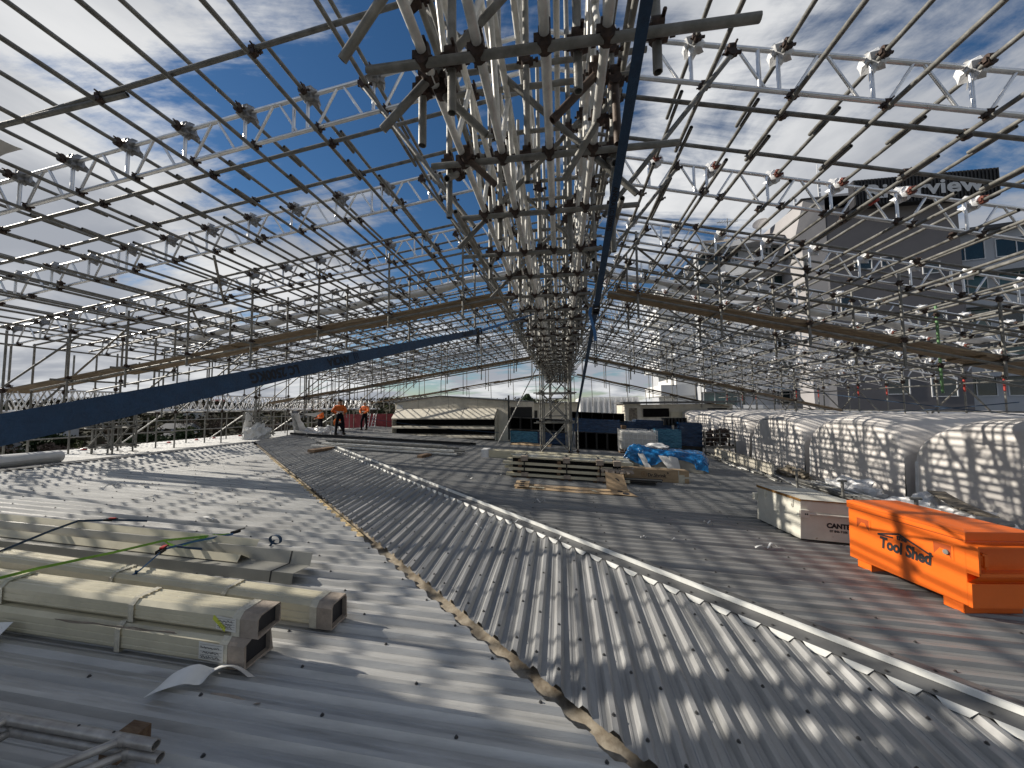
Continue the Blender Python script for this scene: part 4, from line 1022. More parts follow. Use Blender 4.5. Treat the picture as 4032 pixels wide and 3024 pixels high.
# thin blue guy straps
for a, b, lab in (((8.9, 14.5, -.33), (10.7, 10.2, .0), 'thin blue strap tied to a vault and rising right'), ((3.4, 17.5, -1.1), (8.9, 14.5, -.33), 'thin dark strap rising from the blue stacks to a white vault'),
                  ((5.0, 17.0, 1.4), (11.2, 9.0, -.5), 'long blue strap slanting down rightward in front of the hotel'), ((-10.5, 19.3, -.55), (-3.2, 18.9, -1.3), 'thin blue strap sloping across the louvred screen'),
                  ((-12.2, 18.5, -.1), (-9.8, 19.0, .25), 'thin blue strap above the red hoarding')):
    m = MB(); a, b = V(a), V(b); m.ribbon([a.lerp(b, i/10)-V((0, 0, .08*math.sin(math.pi*i/10))) for i in range(11)], (.0, .0, .022), .004)
    solo('guy_strap', m, M['webbing' if 'blue' in lab else 'black'], lab, 'strap')

# --- pack of long grey rails on dark bearers (far left of centre)
rs = random.Random(4)
for k, (y, x0, x1, mt, dz) in enumerate([(13.0, -9.4, -3.75, 'alu_w', .10), (13.3, -9.2, -3.65, 'trough_grey', .10), (13.6, -9.6, -3.6, 'galv', .14), (13.9, -9.3, -4.2, 'alu_w', .16), (14.2, -9.5, -4.0, 'galv', .16), (14.55, -9.4, -4.6, 'trough_grey', .16), (14.9, -9.2, -4.9, 'alu_w', .16), (13.2, -9.1, -3.9, 'alu_w', .19), (13.75, -9.3, -4.1, 'galv', .22)]):
    m = MB(); sl = tilt(x0, x1); m.obox(V(((x0+x1)/2, y, zR((x0+x1)/2)+dz)), sl/2, (0, .045, 0), (0, 0, .028)); m.obox(V(((x0+x1)/2, y+.06, zR((x0+x1)/2)+dz+.015)), sl/2, (0, .012, 0), (0, 0, .012))
    solo('metal_rail', m, M[mt], 'long grey metal rail in the loose pile beyond the dark ribbed slope', 'rail', 'rails piled on the roof')
for k, (y, x0, x1) in enumerate(((16.7, -13.2, -3.9), (16.45, -12.6, -4.1))):
    m = MB(); m.obox(V(((x0+x1)/2, y, zR((x0+x1)/2)+.10+.02*k)), tilt(x0, x1)/2, (0, .06, 0), (0, 0, .045))
    solo('dark_rail', m, M['black'], '%s of two long black beams lying behind the grey rails' % ('rear' if k == 0 else 'front'), 'beam')
for k, (x, y, lab) in enumerate(((-8.6, 12.15, 'long brown timber bearer under the left end of the grey rails'), (-4.75, 12.2, 'short brown timber block under the right end of the grey rails'))):
    m = MB(); m.obox((x, y+.3, zR(x)+.06), (.10 if k else .14, -.02, -.005), (.06, .3 if k else .5, 0), (0, 0, .045)); solo('timber_block', m, M['timber'], lab, 'timber block')

# --- long cream pack behind the tower, and the banded stack in front of it
def band_box(name, x0, x1, y0, y1, z0, z1, rot, mt, lab, cat, grp=None, prof=None):
    e = V((math.cos(rot), math.sin(rot), -S)); o = V((x0, y0, zR(x0)+z0))
    m = MB(); w_, h_ = y1-y0, z1-z0
    pf = prof(w_, h_) if prof else [(0, 0), (w_, 0), (w_, h_), (0, h_)]
    m.prism(pf, o, (-math.sin(rot), math.cos(rot), 0), (0, 0, 1), e*(x1-x0))
    return solo(name, m, M[mt], lab, cat, grp, loc=o)
gr = lambda w_, h_: [(0, 0), (w_, 0), (w_, h_), (w_*.72, h_), (w_*.70, h_-.012), (w_*.64, h_-.012), (w_*.62, h_), (w_*.35, h_), (w_*.33, h_-.012), (w_*.28, h_-.012), (w_*.26, h_), (0, h_), (0, h_*.55), (.006, h_*.53), (.006, h_*.45), (0, h_*.43)]
band_box('cladding_pack', -2.85, 2.3, 13.25, 13.75, .03, .28, .0, 'cream', 'long cream pack lying behind the tower foot, wrapped at its left end', 'bundle', None, gr)
m = MB(); m.box(-2.89, -2.62, 13.22, 13.77, zR(-2.8)+.02, zR(-2.8)+.30); solo('film_wrap', m, M['plastic'], 'clear white film wrapped round the left end of the long cream pack', 'plastic film')
band_box('cladding_pack', -1.2, 2.3, 12.55, 12.95, .03, .20, .0, 'cream', 'low cream pack between the tower foot and the banded stack', 'bundle', None, gr)
rs = random.Random(9)
zz = .07
m = MB(); m.obox((.1, 10.38, zR(.1)+.28), (1.42, 0, -.074), (0, .34, 0), (0, 0, .25)); solo('stack_shade', m, M['ductdark'], 'dark filler standing for the shade inside the banded cream stack', 'bundle')  # dark box painting the shade in the gaps between layers
for lay in range(4):
    yb_ = 9.95+.03*lay; n_ = 3
    for k in range(n_):
        x0 = -1.5+rs.uniform(-.12, .15)+(.0 if lay < 3 else .05); x1 = [1.25, 1.55, 1.35, 1.9][lay]+rs.uniform(-.1, .1)
        if lay == 0: x1 += .5
        band_box('gutter_length', x0, x1, yb_+.26*k, yb_+.26*k+.235, zz, zz+.066+rs.uniform(0, .006), .0, 'cream', 'cream metal length in the banded stack, %s layer from the roof' % ['lowest', 'second', 'third', 'top'][lay], 'bundle', 'cream lengths in the banded stack, %s layer' % ['lowest', 'second', 'third', 'top'][lay], gr)
    for x in (-1.15, -.05, .95):
        m = MB(); m.obox((x+rs.uniform(-.05, .05), 10.35, zR(x)+zz+.108), (.045, 0, -.002), (0, .40, 0), (0, 0, .033))
        solo('timber_batten', m, M['timber'], 'brown timber batten between layers of the banded stack, above the %s layer' % ['lowest', 'second', 'third', 'top'][lay], 'batten', 'battens in the banded stack') if lay < 3 else None
    zz += .145
for x in (-1.28, -.9, .0, .2, .85, 1.1):
    m = MB(); m.obox((x, 10.40, zR(x)+.035), (.05, 0, -.0025), (0, .40, 0), (0, 0, .030)); solo('timber_batten', m, M['timber'], 'brown timber bearer under the banded stack', 'batten', 'bearers under the banded stack')
for x in (-1.0, .12, .98, 1.42):
    m = MB(); h0 = .01; h1 = .59
    m.ribbon([(x, 9.935, zR(x)+.06), (x, 9.93, zR(x)+h1), (x, 10.4, zR(x)+h1+.01), (x, 10.9, zR(x)+h1)], (.035, 0, 0), .004)
    solo('steel_band', m, M['black'], 'dark strap banding round the stack of cream lengths', 'strap', 'bands round the cream stack')
    m = MB(); m.box(x-.09, x+.09, 9.925, 10.2, zR(x)+.48, zR(x)+.600); m.box(x-.08, x+.10, 9.925, 10.0, zR(x)+.07, zR(x)+.17)
    solo('card_protector', m, M['card_g'], 'pale cardboard protector under a strap of the cream stack', 'cardboard', 'card protectors on the cream stack')
m = MB()
for k in range(9):
    x = .98+.09*k; a = V((x, 9.93-.02*(k % 2), zR(x)+.40)); m.add([a, a+V((.10, 0, -.004)), a+V((.085+.02*(k % 3), -.06, -.085)), a+V((.04, -.05, -.10))], [(0, 1, 2, 3)])
m.box(.95, 1.85, 9.94, 10.2, zR(1.4)+.40, zR(1.4)+.415)
solo('card_fringe', m, M['card_g'], 'row of torn cardboard flaps hanging from the right side of the cream stack', 'cardboard')
for k in range(7):
    x0 = 1.0+.02*k; m = MB(); y = 10.05+.1*(k % 4); z = zR(1.6)+.07+.05*(k//4)
    m.obox((1.75+.04*k, y, z), (.62, .03*(k-3)/3, -.03), (0, .04, 0), (0, 0, .014)); solo('thin_length', m, M['trough_grey' if k % 2 else 'black'], 'thin metal length sticking out of the lower right of the cream stack', 'offcut', 'thin lengths at the right of the cream stack')
# --- flattened cardboard carton
t = thing('flattened_carton', 'flattened brown cardboard carton with round holes lying in front of the cream stack', 'cardboard', (0, 9, zR(0)))
def onr(x, y, k): return V((x, y, zR(x)+k))
m = MB()
def fn(u, v):
    x = -1.1+2.65*u; y = 8.62+.03*u+(.62-.1*u)*v; k = .03+.02*noise.noise(V((x*2, y*2, 1)))+.10*max(0, u-.62)*v
    return onr(x, y, k)
m.grid(fn, 26, 6, True); m.grid(lambda u, v: fn(u, v)-V((0, 0, .006)), 26, 6, True); part('sheet', m, M['card'], t)
def flap(cs, holes, nm='flap'):
    m = MB(); m.add(cs+[p-V((0, 0, .005)) for p in cs], [(0, 1, 2, 3), (7, 6, 5, 4), (0, 4, 5, 1), (1, 5, 6, 2), (2, 6, 7, 3), (3, 7, 4, 0)]); f_ = part(nm, m, M['card'], t)
    for (a, b, r1) in holes:
        c = cs[0].lerp(cs[1], a).lerp(cs[3].lerp(cs[2], a), b); e1 = (cs[1]-cs[0]).normalized(); e2 = (cs[3]-cs[0]); e2 = (e2-e1*e2.dot(e1)).normalized(); nn = e1.cross(e2)
        if nn.z < 0 and nn.y > 0: nn = -nn
        m = MB(); m.add([c+nn*.003+e1*r1*math.cos(q_)+e2*r1*math.sin(q_) for q_ in [2*math.pi*i/20 for i in range(20)]], [tuple(range(20))]); part('hole', m, M['ink'], f_)
flap([onr(1.02, 8.95, .10), onr(1.50, 8.90, .10), onr(1.44, 9.22, .40), onr(1.02, 9.22, .44)], [(.5, .5, .085)])
flap([onr(1.12, 8.66, .06), onr(1.66, 8.60, .045), onr(1.50, 8.90, .08), onr(1.10, 8.92, .10)], [(.45, .75, .06), (.62, .35, .075)])
flap([onr(-1.12, 8.66, .07), onr(-.78, 8.66, .07), onr(-.80, 9.26, .09), onr(-1.12, 9.26, .09)], [(.5, .80, .075), (.5, .50, .06), (.5, .2, .075)])
m = MB(); m.add([onr(-.78, 8.70, .065), onr(-.42, 8.70, .06), onr(-.42, 8.80, .06), onr(-.78, 8.80, .065)], [(0, 1, 2, 3)]); m.add([onr(.68, 8.72, .07), onr(.80, 8.66, .075), onr(.72, 8.86, .07), onr(.62, 8.95, .075)], [(0, 1, 2, 3)]); part('tape', m, M['tape'], t)

# --- long carton with lettering
e = V((.998, .055, -S)).normalized(); f_ = V((-.055, .998, 0)); ez = V((0, 0, 1)); O = V((1.70, 10.62, zR(1.7)+.022)); ex, ey = e, f_
t = thing('carton', 'long brown cardboard carton with printed name standing right of the cream stack', 'carton', O)
m = MB(); ob(m, 0, 1.72, 0, .34, 0, .33); part('box', m, M['card'], t)
m = MB(); ob(m, 1.44, 1.46, -.004, 0, .0, .33); ob(m, 1.46, 1.72, -.004, 0, .12, .17); ob(m, 1.46, 1.60, -.005, -.001, .0, .22); part('tape', m, M['tape'], t)
m = text_mb('Dr.Shrink', .125, P_(.62, -.005, .135), ex, ez, .001, .003); m.join(text_mb('+', .10, P_(1.13, -.005, .215), ex, ez, .001, .004)); ob(m, .62, 1.14, -.006, -.005, .112, .118); part('print', m, M['ink'], t)
m = MB()
for i in range(24):
    a, b = 2*math.pi*i/24, 2*math.pi*(i+1)/24; c = P_(.52, -.005, .19); m.tube(c+ex*.075*math.cos(a)+ez*.075*math.sin(a), c+ex*.075*math.cos(b)+ez*.075*math.sin(b), .004, 4)
for i in range(6): a = i*1.047; m.tube(P_(.52, -.006, .19), P_(.52, -.006, .19)+ex*.06*math.cos(a)+ez*.06*math.sin(a), .003, 4)
part('ring_mark', m, M['rust'], t)

# --- heap under blue film
t = thing('covered_stack', 'grey panels half covered by crumpled bright blue plastic, behind the brown carton', 'stack', (3.6, 12.8, zR(3.6)))
m = MB(); rot = -.30; ex = V((math.cos(rot)*.97, -.25, -S)).normalized(); ex = V((.93, -.36, -S)).normalized(); ey = V((.36, .93, 0)).normalized(); ez = V((0, 0, 1)); O = V((2.25, 13.35, zR(2.25)+.02))
ob(m, .05, 2.35, 0, 1.3, .02, .50); part('panels', m, M['trough_grey'], t)
m = MB()
def fn(u, v):
    # blanket: v runs front skirt -> top -> back ; u along the heap
    a = -.12+2.6*u; edge = .24+.10*noise.noise(V((u*4, 2, 3)))-.14*math.sin(u*7.0)
    if u > .85: edge = .12+.2*(u-.85)
    prof = [(-.05, edge), (-.06, .50), (.10, .62+.14*math.exp(-((u-.18)/.14)**2)), (.6, .64), (1.2, .58), (1.36, .2)]
    q_ = v*(len(prof)-1); i = min(int(q_), len(prof)-2); w_ = q_-i
    b = prof[i][0]*(1-w_)+prof[i+1][0]*w_; c = prof[i][1]*(1-w_)+prof[i+1][1]*w_
    k = .055*noise.noise(V((u*7, v*6, 0)))+.03*noise.noise(V((u*19, v*15, 2))); endk = 1-max(0, abs(u-.5)-.44)/.06*.45
    return P_(a, b-k*.9, (c+k)*endk)
m.grid(fn, 60, 26, False); part('blue_film', m, M['bluebag'], t)
for (a0, a1, lean) in ((.35, .55, .25), (1.0, 1.28, .35), (1.32, 1.6, .10)):
    m = MB()
    def fn(u, v): return P_(a0+(a1-a0)*u+lean*v, -.05-.05*v-.02*math.sin(u*3+v*2), .47-.45*v+.02*noise.noise(V((u*3, v*3, a0))))
    m.grid(fn, 5, 8, True); part('white_sheet', m, M['shrink'], t)
m = MB()
def fn(u, v): return P_(.55+.75*u, .1+.5*v, .72+.12*math.sin(math.pi*u)*math.sin(math.pi*v*.9)+.04*noise.noise(V((u*4, v*4, 9))))
m.grid(fn, 10, 8, False); part('white_film', m, M['shrink'], t)

# --- caged tank, duct crates, wrapped stacks
ex = V((1, .0, -S)).normalized(); ey = V((0, 1, 0)); ez = V((0, 0, 1)); O = V((2.55, 16.9, zR(2.55)+.02))
t = thing('caged_tank', 'white plastic tank in a wire cage with a brown timber block on top', 'tank', O)
m = MB(); ob(m, .05, 1.55, .05, 1.0, .14, 1.0); tk = part('tank', m, M['ibc'], t); bv = tk.modifiers.new('edge', 'BEVEL'); bv.width = .10; bv.segments = 4
m = MB()
for k in range(9): a = .19*k; m.tube(P_(a, 0, .08), P_(a, 0, 1.06), .011, 5); m.tube(P_(a, 1.05, .08), P_(a, 1.05, 1.06), .011, 5)
for k in range(6): c = .10+.19*k; m.path([P_(0, 0, c), P_(1.6, 0, c), P_(1.6, 1.05, c), P_(0, 1.05, c), P_(0, 0, c)], .011, 5)
for k in range(6): a = .2*k; m.tube(P_(0, a, .08), P_(0, a, 1.06), .011, 5); m.tube(P_(1.6, a, .08), P_(1.6, a, 1.06), .011, 5)
part('cage', m, M['alu'], t)
m = MB(); ob(m, 0, 1.6, 0, 1.05, 0, .07); part('pallet', m, M['timber'], t)
m = MB(); m.obox(P_(.22, .3, 1.14), ex*.10, ey*.14, ez*.08); solo('timber_block', m, M['timber'], 'brown timber block standing on the caged white tank', 'timber block')
def crate(o, w_, d_, h_, cells, lab, grp, wrap=None, open_=True):
    global O; O = V(o)
    t = thing('duct_crate', lab, 'crate', O, grp); th = .03
    m = MB(); ob(m, 0, w_, d_-.02, d_, 0, h_); part('back', m, M['ductdark'], t)
    m = MB(); ob(m, 0, w_, 0, d_-.021, 0, th); ob(m, 0, w_, 0, d_-.021, h_-th, h_); ob(m, 0, th, 0, d_-.021, th+.001, h_-th-.001); ob(m, w_-th, w_, 0, d_-.021, th+.001, h_-th-.001); part('frame', m, M['duct'], t)
    for k in range(1, cells):
        a = w_*k/cells; m = MB(); ob(m, a-.012, a+.012, .01, d_-.022, th+.001, h_-th-.001); part('divider', m, M['duct'], t)
    if wrap:
        a0, a1, c0, c1, mt = wrap; m = MB()
        def fn(u, v):
            p = [(a0, d_*.6), (a0, -.02), (a1, -.02), (a1, d_*.6)]; q_ = u*3; i = min(int(q_), 2); w2 = q_-i
            a = p[i][0]*(1-w2)+p[i+1][0]*w2; b = p[i][1]*(1-w2)+p[i+1][1]*w2; k = .018*noise.noise(V((u*9, v*7, a0)))
            return P_(a+k, b-k-.004, c0+(c1-c0)*v+.01*noise.noise(V((u*6, v, 3))))
        m.grid(fn, 48, 10, False); part('film', m, M[mt], t)
    return t
for k in range(5):
    crate((-2.62+.56*k, 18.75, zR(-2.6+.56*k)+.72), .55, .7, .60, 1, 'black open duct section in the upper row behind the tower, left of it' if k < 4 else 'black open duct section in the upper row directly behind the tower', 'upper black duct sections behind the tower')
for k in range(2):
    crate((-2.55+1.38*k, 18.72, zR(-2.55+1.38*k)+.03), 1.34, .7, .64, 3, ['duct crate wrapped in glossy crinkled light blue film, left of the tower', 'duct crate wrapped in dark blue film behind the tower legs'][k], None, (-.02, 1.36, .04, .62, 'bluefilm' if k else 'bluegloss'))
for k in range(4):
    crate((.66+.48*k, 17.6, zR(.66+.48*k)+.03), .47, .7, .80, 1, 'tall black open duct section in the lower row right of the tower', 'lower black duct sections right of the tower')
crate((.55, 17.62, zR(.6)+.86), 2.1, .7, .58, 4, 'long duct crate wrapped in dark navy film on top of the black sections', None, (-.03, 2.13, -.02, .60, 'bluefilm'))
crate((.5, 18.6, zR(.6)+1.35), 2.55, .6, .40, 5, 'long brown-black duct crate topmost at the back right of the tower', None)
m = MB(); m.obox((-2.60, 18.4, -.5), (.03, 0, 0), (0, .12, 0), (0, 0, 1.1)); m.obox((-2.1, 19.6, -.34), (.58, 0, 0), (0, .03, 0), (0, 0, .35)); solo('grille_board', m, M['black'], 'dark upright panel with a slatted grille at the left end of the duct crates', 'panel')
def wrapped(o, w_, d_, h_, lab, mt='bluefilm'):
    global O; O = V(o); t = thing('wrapped_stack', lab, 'stack', O)
    m = MB(); ob(m, .01, w_-.01, .01, d_-.01, 0, h_-.01); part('goods', m, M['duct'], t); m = MB()
    def fn(u, v):
        p = [(0, d_), (0, 0), (w_, 0), (w_, d_)]; q_ = u*3; i = min(int(q_), 2); w2 = q_-i
        a = p[i][0]*(1-w2)+p[i+1][0]*w2; b = p[i][1]*(1-w2)+p[i+1][1]*w2; k = .02*noise.noise(V((u*9+w_, v*8, h_)))
        return P_(a+k, b-k-.01, h_*(.22+.78*v))
    m.grid(fn, 42, 10, False); ob(m, -.01, w_+.01, -.01, d_, h_, h_+.012); part('film', m, M[mt], t)
wrapped((2.75, 18.9, zR(2.8)+.1), .9, .8, 1.28, 'stack wrapped in dark blue film beside the caged tank, with a grey film band')
wrapped((3.7, 19.2, zR(3.7)+.05), 1.7, .9, 1.42, 'tall long stack wrapped in blue film behind the caged tank')
wrapped((4.35, 18.1, zR(4.4)+.05), 1.15, .6, 1.05, 'stack under glossy silvery blue film right behind the caged tank', 'bluegloss')
wrapped((5.55, 18.6, zR(5.6)+.05), 1.05, .8, 1.40, 'dark stack with blue film beside the first white vault at the back')
m = MB()
for k in range(7): m.box(5.0+.16*k, 5.1+.16*k, 19.0, 19.5, -.95, -.62)
m.box(4.98, 6.1, 18.98, 19.52, -.62, -.60); solo('slatted_pallet', m, M['duct'], 'dark slatted pallet lying on top of the blue wrapped stacks', 'pallet')
# flattened cartons and card behind
m = MB()
def fn(u, v): x = -2.5+2.0*u; return V((x, 17.9+.5*v, zR(x)+.04+.10*v*abs(math.sin(u*4))+.02*noise.noise(V((u*5, v*3, 8)))))
m.grid(fn, 20, 4, True); m.grid(lambda u, v: fn(u, v)-V((0, 0, .01)), 20, 4, True); solo('flattened_carton', m, M['card'], 'pale flattened cardboard lying in front of the blue wrapped duct crate', 'cardboard')
# ------------------------------------------------------------------ white barrel vaults on the right
def vault(yf, wy, lab, X0=8.35, Xl=7.5, zb=-2.75, zs=-1.15, zt=-.30):
    """rounded membrane vault: end wall at X0, far edge at yf, near edge at yf-wy"""
    yc = yf-wy/2; hy = wy/2
    t = thing('barrel_vault', lab, 'roof vault', (X0, yc, zb), 'white rounded roof vaults along the right edge')
    m = MB()
    def top(x, u):        # u in -1..1 across
        s = min(1, max(0, (x-X0)/.75)); g = math.sqrt(max(0, 1-(1-s)**2)); f = (1-abs(u)**2.3)**(1/1.9)
        return zs+(zt-zs)*f-.24*(1-g)
    xs = [X0, X0+.012, X0+.04, X0+.08, X0+.14, X0+.22, X0+.34, X0+.5, X0+.75, X0+3.5, X0+Xl]
    us = [-1, -.985, -.95, -.88, -.78, -.64, -.48, -.3, -.1, .1, .3, .48, .64, .78, .88, .95, .985, 1]
    nx, nu = len(xs), len(us)
    vs = [V((x, yc-u*hy, top(x, u))) for x in xs for u in us]
    fs = [(i*nu+j, (i+1)*nu+j, (i+1)*nu+j+1, i*nu+j+1) for i in range(nx-1) for j in range(nu-1)]
    m.add(vs, fs, True)
    # end wall and the two sides, slightly battered
    w = [V((X0, yc-u*hy, top(X0, u))) for u in us]; wb = [V((X0-.06, yc-u*hy, zb)) for u in us]
    m.add(w+wb, [(j, j+1, nu+j+1, nu+j) for j in range(nu-1)], True)
    for u in (-1, 1):
        a = [V((x, yc-u*hy, top(x, u))) for x in xs]; b = [V((x, yc-u*hy, zb)) for x in xs]
        m.add(a+b, [(j, j+1, nx+j+1, nx+j) for j in range(nx-1)], False)
    part('membrane', m, M['vault'], t)
    m = MB(); pts = [V((X0-.075, yf-.03, zb)), V((X0-.02, yf-.03, zs-.26)), V((X0+.10, yf-.03, zs-.12)), V((X0+.30, yf-.05, zs))]
    m.ribbon(pts, (0, .08, 0), .02); part('edge_trim', m, M['shrink'], t)
    return t
names = ['nearest white rounded roof vault, cut by the right frame edge', 'second white rounded roof vault from the right', 'third white rounded roof vault from the right', 'fourth white rounded roof vault from the right', 'fifth white rounded roof vault, farther back', 'farthest white rounded roof vault, beside the dark wrapped stacks']
for k in range(6): vault(10.06+3.77*k, 3.46, names[k])
m = MB(); m.ball((12.4, 7.7, -.2), .55, .8, .035, 14, 5); m.tube((12.4, 7.7, -.36), (12.4, 7.7, -.2), .25, 10); solo('roof_cowl', m, M['black'], 'flat dark cowl on top of the nearest white vault', 'vent')

# debris, tubes and posts in the gutter strip in front of the vaults
rs = random.Random(31)
def heap(c, rx, ry, rz, mt, lab, cat, seed, name, jit=.32):
    m = MB(); c = V(c); 
    def fn(u, v):
        a = 2*math.pi*(u % 1.0); b = math.pi*(v*.62-.12); d = V((math.cos(b)*math.cos(a), math.cos(b)*math.sin(a), math.sin(b)))
        k = 1+jit*2*noise.noise(d*2.3+V((seed, 0, 0)))+jit*noise.noise(d*6+V((0, seed, 0)))
        return c+V((d.x*rx, d.y*ry, max(-.1, d.z)*rz))*k
    m.grid(fn, 26, 14, False); return solo(name, m, M[mt], lab, cat)
heap((7.6, 8.9, zR(7.6)+.02), .45, .9, .32, 'plastic', 'crumpled clear white film heap at the foot of the nearest white vault', 'plastic film', 1.3, 'film_heap')
heap((7.5, 10.8, zR(7.5)+.02), .4, .8, .34, 'plastic', 'crumpled grey film heap between the pipe stack and the second vault', 'plastic film', 4.3, 'film_heap')
heap((7.4, 13.2, zR(7.4)+.0), .35, .55, .30, 'rubble', 'low rubble of timber offcuts before the third vault', 'rubble', 6.1, 'offcut_heap')
heap((7.3, 7.2, zR(7.3)+.02), .3, .5, .22, 'shrink', 'white sheet scraps beside the nearest white vault', 'plastic film', 8.4, 'film_heap')
for k in range(22):
    x = 6.55+.075*(k % 8)+rs.uniform(-.01, .01); z = zR(6.8)+.06+.07*(k//8); a = rs.uniform(-.03, .03)
    m = MB(); m.tube((x, 8.4+rs.uniform(-.2, .2), z), (x+a, 11.4+rs.uniform(-.3, .3), z), .026, 7, hollow=True)
    solo('scaffold_tube', m, M['galv' if k % 3 else 'alu_w'], 'scaffold tube in the stacked bundle behind the white steel chest', 'scaffold tube', 'tubes in the bundle behind the white chest')
for k in range(16):
    y = 11.2+.35*k; x = 6.3+rs.uniform(-.15, .25)
    m = MB(); m.tube((x, y, zR(x)+.05+.05*(k % 2)), (x+rs.uniform(.1, .5), y+2.2, zR(x)+.06+.05*(k % 2)), .026, 7, hollow=True)
    solo('scaffold_tube', m, M['galv' if k % 2 else 'alu_w'], 'loose scaffold tube in the line lying along the right roof edge', 'scaffold tube', 'loose tubes along the right roof edge')
for k in range(5):
    y = 4.9+.75*k; m = MB(); m.obox((6.25+.2*(k % 2), y+.4, zR(6.3)+.05+.04*(k % 2)), (.35, .9, -.02), (.05, -.02, 0), (0, 0, .03)); solo('scaffold_plank', m, M['plank' if k % 2 else 'rubble'], 'dirty plank end lying behind the orange and white boxes', 'plank', 'planks lying behind the orange and white boxes')
for k in range(4):
    y = 7.0+.12*k; m = MB(); m.obox((7.55, y+1.1, zR(7.5)+.36+.03*k), (.25, .55, .02*(k-1)), (.12, -.05, 0), (0, 0, .012)); solo('plywood_sheet', m, M['rubble'], 'grubby plywood piece leaning in the pile before the nearest vault', 'plywood', 'plywood pieces before the nearest vault')
for k, (x, y) in enumerate(((6.2, 10.9), (6.35, 9.5), (6.5, 7.9), (6.3, 6.3))):
    m = MB(); m.tube((x, y, zR(x)), (x, y, zR(x)+.52), .03, 8); m.tube((x-.09, y, zR(x)+.53), (x+.09, y, zR(x)+.53), .026, 8)
    solo('tee_post', m, M['galv2'], 'short T-headed steel post, %s from the viewer along the right roof edge' % ['fourth', 'third', 'second', 'first'][k], 'post')
m = MB(); m.obox((6.6, 15.0, zR(6.6)+.22), (.05, 2.3, 0), (.03, 0, 0), (0, 0, .20)); m.obox((6.62, 15.0, zR(6.6)+.44), (.09, 2.3, 0), (.0, .0, .001), (0, 0, .02)); solo('roof_upstand', m, M['cream_d'], 'low pale upstand wall along the right roof edge', 'wall')
t = thing('fitting_rack', 'dark crate rack full of rusty scaffold fittings before the farther vaults', 'rack', (7.0, 18.6, zR(7)))
m = MB(); m.box(6.6, 7.9, 18.3, 18.9, -2.0, -1.93); 
for x in (6.6, 7.25, 7.9):
    for y in (18.3, 18.9): m.tube((x, y, zR(7.2)), (x, y, -1.15), .03, 6)
for z in (-1.9, -1.7, -1.5, -1.3): m.path([(6.6, 18.3, z), (7.9, 18.3, z), (7.9, 18.9, z), (6.6, 18.9, z), (6.6, 18.3, z)], .018, 5)
part('cage', m, M['galv2'], t); m = MB()
for k in range(60): 
    c = V((rs.uniform(6.65, 7.85), rs.uniform(18.35, 18.85), rs.uniform(-1.9, -1.15))); m.obox(c, (rs.uniform(.02, .08), 0, .02), (0, .04, .01), (0, .01, rs.uniform(.03, .12)))
part('fittings', m, M['coupler'], t)['kind'] = 'stuff'

# ------------------------------------------------------------------ roof-top screen with louvre hoods
rot = -.20; ex = V((math.cos(rot), math.sin(rot), 0)); ey = V((-math.sin(rot), math.cos(rot), 0)); ez = V((0, 0, 1)); O = V((-9.75, 20.85, -1.48))
W_ = 7.15
t = thing('louvre_house', 'low cream plant house with a shallow gable and three sloping louvre hoods', 'building', O)
gab = lambda a: 1.80+.33*(1-abs(a-W_*.42)/(W_*.58 if a > W_*.42 else W_*.42))
m = MB(); A = [0, W_*.42, W_]
m.add([P_(0, 0, -.3), P_(W_, 0, -.3), P_(W_, 0, 1.80), P_(W_*.42, 0, 2.13), P_(0, 0, 1.80), P_(0, 5, -.3), P_(W_, 5, -.3), P_(W_, 5, 1.80), P_(W_*.42, 5, 2.13), P_(0, 5, 1.80)],
      [(0, 1, 2, 3, 4), (9, 8, 7, 6, 5), (0, 4, 9, 5), (1, 6, 7, 2)]); part('wall', m, M['cream_d'], t)
m = MB()
for (a, b) in ((0, W_*.42), (W_*.42, W_)):
    ca, cb = (1.80, 2.13) if a == 0 else (2.13, 1.80); d = .06
    p = [P_(a-(.08 if a == 0 else 0), -.08, ca+.003), P_(b+(.08 if b == W_ else 0), -.08, cb+.003), P_(b, 5, cb+.003), P_(a, 5, ca+.003)]
    m.add(p+[x+V((0, 0, d)) for x in p], [(0, 1, 5, 4), (1, 2, 6, 5), (2, 3, 7, 6), (3, 0, 4, 7), (4, 5, 6, 7), (3, 2, 1, 0)])
part('roof', m, M['flash'], t)
for a in (1.6, 3.55, 5.35, 6.9):
    m = MB(); ob(m, a-.006, a+.006, -.006, -.001, 1.42, gab(a)-.02); part('panel_joint', m, M['trough_grey'], t)
for k, (c1, c0, ov) in enumerate(((1.40, .90, .50), (.80, .34, .46), (.26, -.14, .46))):
    m = MB(); x0, x1 = .12, W_-.65
    if k == 0: pr = [(-.003, c1), (-.02, c1+.03), (-.05, c1+.0), (-ov, c0+.02), (-ov, c0-.04), (-ov+.02, c0-.04), (-ov+.02, c0), (-.05, c1-.05), (-.003, c1-.05)]
    else: pr = [(-.015, c0+.17), (-ov+.02, c0+.115), (-ov, c0+.10), (-ov, c0), (-ov+.02, c0), (-ov+.02, c0+.08), (-.015, c0+.14)]
    m.prism(pr, P_(x0, 0, 0), ey, ez, ex*(x1-x0)); part('hood', m, M['cream_d'], t)
    if k == 0:
        m = MB()
        for a in (2.35, 4.55): m.obox(P_(a, -.23, 1.20), ex*.012+ey*.0, ey*.20+ez*.22, (ez*.25-ey*.0)*.08)
        part('hood_bracket', m, M['trough_grey'], t)
m = MB(); ob(m, .12, W_-.65, -.012, -.004, -.25, .93); part('dark_opening', m, M['ductdark'], t)
for a in (.10, W_-.63):
    m = MB(); m.prism([(-.0035, -.25), (-.42, -.25), (-.42, .9), (-.003, 1.38)], P_(a, 0, 0), ey, ez, ex*.02); part('cheek', m, M['cream_d'], t)
